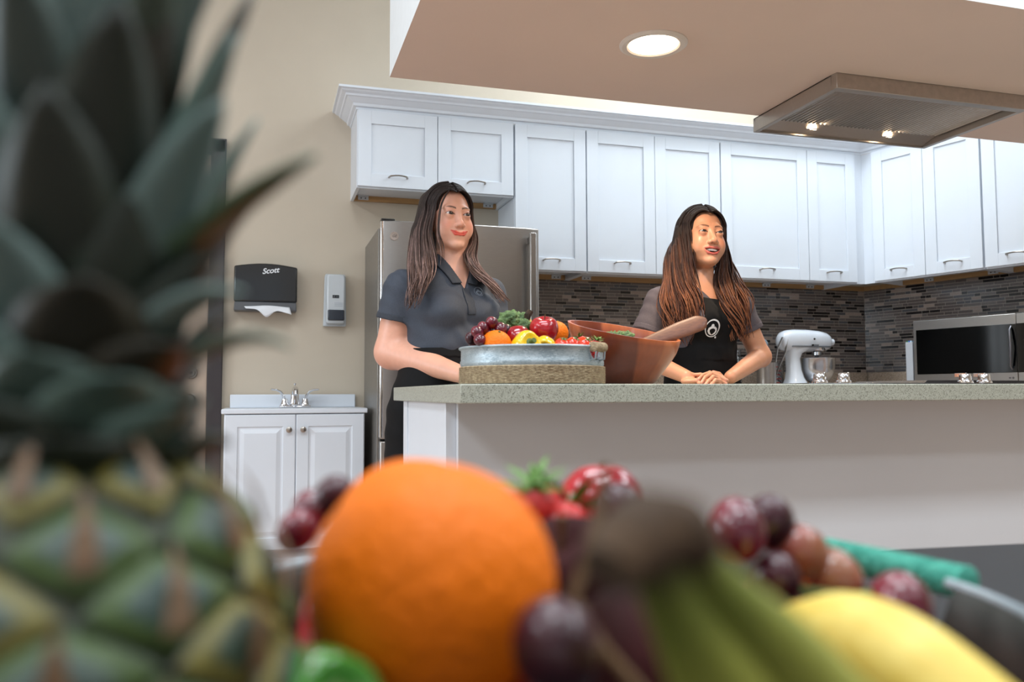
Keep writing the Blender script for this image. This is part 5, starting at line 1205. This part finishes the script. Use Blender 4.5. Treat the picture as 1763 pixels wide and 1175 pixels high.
person('woman in a plum-grey shirt and long black bib apron, hands clasped on the island', (1.672, 2.99), (tab2, tc2, R(12)), head2, arms2, hands2,
    [[(1.60, 3.0, .78), (1.59, 2.99, .45), (1.59, 3.03, .09)], [(1.74, 3.0, .78), (1.75, 2.99, .45), (1.75, 3.03, .09)]], (212, 152, 120),
    ([(1.672, 3.0, 1.26), (1.682, 3.0, 1.34), (1.686, 3.005, 1.42)], [.050, .046, .046]),
    dict(key='b', m=M_tee, m2=M_tee, bust=[((-.058, -.074, 1.165), (.060, .055, .055)), ((.058, -.074, 1.165), (.060, .055, .055))], v=(1.222, .85), vx=.0, nx=0, ny=.012, nr=.056, nz=1.285, hem=.98, ztop=1.37, fz=1.12),
    dict(bib=True, top=1.250, hw=.100, wz=1.06, ww=.135, cx=.012, skirt=[(.46, .21, .115), (.7, .205, .115), (.84, .195, .115), (.95, .17, .114), (1.0, .152, .114), (1.07, .147, .114)], back=.04, pw=1.5, label='long black bib apron'),
    dict(x=at(1223.5, 566, 2.86).x, z=at(1223.5, 566, 2.86).z, r=.034, m=M_logo, dot=True, label='round white emblem of an embracing figure printed on the bib'))
# ------------------------------------------------------------------ low black table and the near tray of fruit around the lens
TA = R(-4.85)
t = thing('low_table', 'black table carrying the tray of fruit nearest the lens', 'table', (.25, .2, 0), TA)
M_tab = mat('black_tabletop', (20, 21, 25), .55, noise=.1, nscale=6, stretch=(1, 12, 1))
b = MB(); b.box((-.75, -.55, .625), (1.45, .866, .66)); obj('tabletop', b, M_tab, t, bevel=.003)
b = MB(); b.box((-.70, -.50, .56), (1.40, -.48, .625)); b.box((-.70, .80, .56), (1.40, .82, .625)); b.box((-.70, -.48, .56), (-.68, .8, .625)); b.box((1.38, -.48, .56), (1.40, .80, .625)); obj('apron_rail', b, M_tab, t)
for lx in (-.70, 1.35):
    for ly in (-.50, .77):
        b = MB(); b.box((lx, ly, 0), (lx+.05, ly+.05, .56)); obj('leg', b, M_tab, t, bevel=.003)
tray('round galvanized tray with teal cord grips on the black table', (.175, .43, .66), .215, .112, R(9), .0105, wrapband=False, grip=M_teal, cut=.245, sheet=mat('shade_toned_zinc', (96, 100, 98), .5, .7, rgb2=(70, 74, 72), nscale=30))  # sheet colour darkened to paint in the shade inside the tray
M_dapple = mat('dark_red_shadow_apple', (58, 14, 16), .75, rgb2=(34, 10, 10), nscale=16, spec=.2)  # dark red taken near black: shadow under the bananas put into the colour
orange('big orange filling the lower middle of the photo', (.0575, .2934, .8185), .0432, (R(-50), R(20), 0), seg=64)
orange('orange peeking out behind the upper left of the big orange', (.0635, .3615, .8225), .036, (.3, .3, 0))
apple('dark apple added to fill the shadow under the banana bunch', (.1330, .2740, .788), .034, (R(160), 0, 0), m=M_dapple)
apple('glossy red apple behind the strawberries, right of the big orange', (.2247, .5447, .8065), .031, (R(-25), R(5), 0))
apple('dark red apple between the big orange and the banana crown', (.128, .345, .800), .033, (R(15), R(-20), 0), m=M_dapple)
GN = 'red grapes around the near tray'
for lab, (x, y, z), r, m in (
    ('red grape at the top left of the cluster above the yellow banana', (.2175, .3579, .8200), .0135, M_grape),
    ('upright dark red grape, topmost at the right of that cluster', (.2437, .3711, .8200), .0125, M_graped),
    ('two-toned grape in the middle of the cluster above the yellow banana', (.2587, .3675, .8050), .0135, M_grapeg),
    ('blushed grape lowest in the cluster, left of the teal grip', (.2739, .3638, .7935), .0135, M_grapeg),
    ('small dark grape below the cluster, beside the green banana', (.2351, .3543, .7956), .0120, M_graped),
    ('single dark red grape between the yellow banana and the teal grip', (.2924, .3382, .7821), .0150, M_grape),
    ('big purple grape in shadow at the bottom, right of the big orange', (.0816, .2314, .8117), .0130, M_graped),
    ('dark red grape just left of the orange behind the big orange', (.0345, .4321, .8331), .0105, M_graped),
    ('red grape beside the shoulder of the pineapple', (.0232, .4330, .8268), .0095, M_grape),
    ('lower red grape between the pineapple and the big orange', (.0165, .4250, .8190), .0095, M_grape),
    ('dark grape behind the dark red apple', (.175, .400, .825), .0130, M_graped)):
    grape(lab, (x, y, z), r, m, GN, seg=28)
b = MB(); b.tube([(.225, .35, .80), (.25, .355, .79), (.272, .345, .788), (.29, .34, .79)], .0018, 8); tag(obj('vine_twig', b, M_gstem), 'thin green grape stem running under the grapes toward the teal grip', 'twig')
b = MB(); b.tube([(.103, .245, .862), (.097, .24, .845), (.088, .235, .825), (.094, .226, .812), (.104, .22, .80)], .0018, 8); tag(obj('vine_twig', b, M_bstem), 'brown grape stem between the big orange and the banana crown', 'twig')
strawberry('strawberry with spiky green leaves behind the big orange', (.1405, .4314, .824), .0145, (R(10), R(-10), 0), leaf=1.25)
strawberry('strawberry squeezed between the apple and the dark red apple', (.1535, .425, .813), .015, (R(-30), R(30), 0), leaf=1.3)
pepper('glossy green pepper low between the pineapple and the big orange', (.013, .264, .790), .020, .05, M_gpep, (R(70), 0, R(30)), lobes=3)
# the lower layers that hold the heap up
lay = [(.05, .36, .702), (.13, .47, .702), (.17, .56, .702), (.08, .53, .702), (.25, .50, .702), (.31, .42, .702), (.17, .38, .702), (.24, .31, .702), (.15, .29, .702), (.09, .29, .702), (.25, .41, .70)]
for i, (x, y, z) in enumerate(lay): orange('orange in the bottom layer of the near tray, buried under other fruit', (x, y, z), .037, (.4*i, .3*i, 0), 'oranges at the bottom of the near tray', seg=24)
for i, (x, y, z) in enumerate([(.052, .31, .748), (.10, .40, .765), (.17, .46, .765), (.22, .54, .765), (.235, .37, .758), (.20, .31, .745), (.155, .54, .76), (.05, .41, .775)]): apple('red apple in the middle layer of the near tray, under other fruit', (x, y, z), .034, (.3*i, .2*i, 0), 'apples in the middle of the near tray')

t = thing('banana_bunch', 'green-yellow banana bunch with a dark brown crown close to the lens', 'bananas', (.0, .0, .66))
P = lambda x, y, z: (x, y, z-.66)
b = MB(); b.tube([P(.065, .154, .8505), P(.0710, .157, .8545), P(.0770, .160, .8570), P(.0835, .162, .8560), P(.088, .163, .852)], [.0070, .0095, .0105, .0100, .0085], 16, flat=.8); obj('crown', b, M_bcrown, t)
banana(t, [P(.0805, .160, .8558), P(.0893, .1636, .8481), P(.0992, .168, .8391), P(.1111, .1741, .8285), P(.1265, .182, .8142), P(.146, .1910, .7970), P(.166, .201, .786)], .0140, M_bang, M_bcrown, neck=.6)
banana(t, [P(.0759, .1583, .8532), P(.0808, .1618, .8445), P(.0885, .1665, .8335), P(.0988, .1725, .8205), P(.1117, .1806, .8042), P(.130, .192, .786)], .0135, M_bang, M_bcrown, neck=.6)
t = thing('banana', 'plump yellow banana at the lower right of the photo', 'banana', (0, 0, .66))
banana(t, [(.207, .335, .090), (.2134, .312, .112), (.2165, .285, .1265), (.2225, .2600, .1260), (.2310, .235, .113), (.241, .205, .092)], .0200, M_ban, M_bcrown, name='peel')

# ------------------------------------------------------------------ pineapple
PX, PY, PZ = -.052, .268, .66
t = thing('pineapple', 'whole pineapple with a large leafy crown, close up at the left', 'pineapple', (PX, PY, PZ))
Rb, Hb = .0650, .212
def prad(v):      # radius at height fraction v
    return Rb*(1-abs(2*v-1)**3.2)**.5*(.96+.08*(1-v)) if 0 < v < 1 else 0
b = MB(); pr = [(max(prad(i/40), .001)*.955, Hb*i/40) for i in range(41)]; b.lathe(pr, n=48, col=lin((52, 60, 36)))
g = 0; N_F = 168; GA = PI*(3-math.sqrt(5)); rows = 8; per = 8
rnd = random.Random(5)
for r_ in range(rows*2-1):
    v = .05+.90*(r_/(rows*2-2)); z = Hb*v; rr = prad(v)
    for k in range(per):
        a = 2*PI*(k+.5*(r_ % 2))/per+.12*v*6; 
        if r_ % 2 == 0 and False: continue
        dz = Hb*.90/(rows*2-2); slope = (prad(min(.99, v+.02))-prad(max(.01, v-.02)))/(.04*Hb)
        nrm_ = Vector((math.cos(a), math.sin(a), -slope)).normalized(); tan = Vector((-math.sin(a), math.cos(a), 0)); upv = nrm_.cross(tan).normalized()
        if upv.z < 0: upv = -upv
        c = Vector((rr*.955*math.cos(a), rr*.955*math.sin(a), z)); hw_ = PI*rr/per*.98; hh = dz*1.02
        c1 = rnd.choice([(66, 86, 80), (50, 68, 54), (80, 96, 88)]); c2 = rnd.choice([(98, 108, 46), (124, 116, 54), (70, 92, 42)]); vs = []; cs = []
        for q in range(7):
            t_ = q/6
            for s in range(16):
                w_ = 2*PI*s/16; cx_, sy_ = math.cos(w_), math.sin(w_); dm = 1/(abs(cx_)+abs(sy_))**.75; rad_ = t_*dm
                h_ = .0052*(1-t_**2.6)*(1 if rr > .03 else .6)
                vs.append(c+tan*(cx_*rad_*hw_)+upv*(sy_*rad_*hh)+nrm_*(h_-.0005)); f = rnd.uniform(.9, 1.1)
                cc = lin(c1) if t_ < .55 else (lin(c2) if t_ < .9 else lin((20, 34, 18))); cs.append(tuple(x*f for x in cc))
        fs = [(q*16+s, (q+1)*16+s, (q+1)*16+(s+1) % 16, q*16+(s+1) % 16) for q in range(6) for s in range(16)]
        b.add(vs, fs, cs)
        # the papery bract lying over the eye
        bc = rnd.choice([(132, 106, 82), (112, 84, 58), (146, 122, 98)]); lw = hw_*.2
        base = c+upv*(-hh*.6)+nrm_*.0050; tip = c+upv*(hh*.95)+nrm_*.0085; md_ = (base+tip)/2+nrm_*.0022
        b.add([base-tan*lw, base+tan*lw, md_-tan*lw*.6, md_+tan*lw*.6, tip+nrm_*.001, md_+nrm_*.001], [(0, 1, 5), (0, 5, 2), (1, 3, 5), (2, 5, 4), (5, 3, 4)], lin(bc))
obj('body', b, mat('pineapple_skin', (100, 110, 60), .5, attr='col', noise=.25, nscale=120, bump=.2, bscale=200), t, colors=True, angle=50)
b = MB()
def leaf(az, z0, L_, w, out, curl, droop, col, r0=.012):
    n = 12; vs = []; cs = []
    d = Vector((math.cos(az), math.sin(az), 0)); tn = Vector((-math.sin(az), math.cos(az), 0)); p = d*r0+Vector((0, 0, z0)); th = out
    for i in range(n+1):
        u = i/n; dirv = d*math.sin(th)+Vector((0, 0, math.cos(th))); nn_ = d*math.cos(th)-Vector((0, 0, math.sin(th)))
        ww = w*(min(1, .75+u*1.2))*(1-u**3.6)+.0004
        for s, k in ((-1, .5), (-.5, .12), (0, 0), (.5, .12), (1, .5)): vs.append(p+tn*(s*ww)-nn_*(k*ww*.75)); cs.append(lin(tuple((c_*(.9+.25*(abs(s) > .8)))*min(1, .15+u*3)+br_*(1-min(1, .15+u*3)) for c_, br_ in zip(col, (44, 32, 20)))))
        th += (curl+droop*u)/n; p = p+dirv*(L_/n)
    m = 5; b.add(vs, [(i*m+j, (i+1)*m+j, (i+1)*m+j+1, i*m+j+1) for i in range(n) for j in range(m-1)], cs)
rnd = random.Random(21); ncrown = 82
for i in range(ncrown):
    u = i/ncrown; az = i*GA; z0 = Hb-.010+.085*u; tone = rnd.choice([(56, 72, 66), (34, 46, 36), (98, 120, 116), (40, 38, 26), (70, 92, 84), (48, 46, 30), (30, 40, 30)])  # the pale grey-blue tones are leaf highlights put into the colour
    L_ = .017+.083*max(0, min(1, (u-.16)*1.9))+rnd.uniform(-.004, .006); out = R(44)*(1-u)**1.6+R(10)+rnd.uniform(-.10, .12)
    leaf(az, z0, L_, .0180*(1-.35*u)*rnd.uniform(.8, 1.1), out, R(-34)*(1-u), R(150)*(1-u)**1.5*rnd.uniform(.0, 1.3), tone, .022*(1-u)+.006)
leaf(R(-20), Hb+.040, .068, .0090, R(50), R(2), R(6), (66, 88, 64), .016)      # the straight leaf reaching right
leaf(R(-30), Hb+.024, .040, .0095, R(62), R(-50), R(190), (120, 140, 136), .018)  # curled tips at the right
leaf(R(-12), Hb+.016, .044, .0085, R(66), R(-40), R(210), (110, 128, 116), .020)
leaf(R(-18), Hb+.085, .075, .0085, R(20), R(8), R(-14), (96, 112, 108), .016)
leaf(R(-52), Hb+.070, .070, .0095, R(24), R(4), R(-14), (60, 74, 60), .014)
leaf(R(-38), Hb+.062, .060, .0095, R(24), R(-10), R(-20), (104, 124, 126), .014)
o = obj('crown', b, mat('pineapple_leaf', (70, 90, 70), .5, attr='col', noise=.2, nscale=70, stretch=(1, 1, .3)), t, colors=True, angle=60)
md = o.modifiers.new('s', 'SOLIDIFY'); md.thickness = .0012
b = MB(); b.lathe([(0, Hb-.012), (.024, Hb-.012), (.02, Hb+.02), (.013, Hb+.08), (0, Hb+.09)], n=20); obj('crown_core', b, mat('crown_core', (54, 44, 28), .8, noise=.2), t)
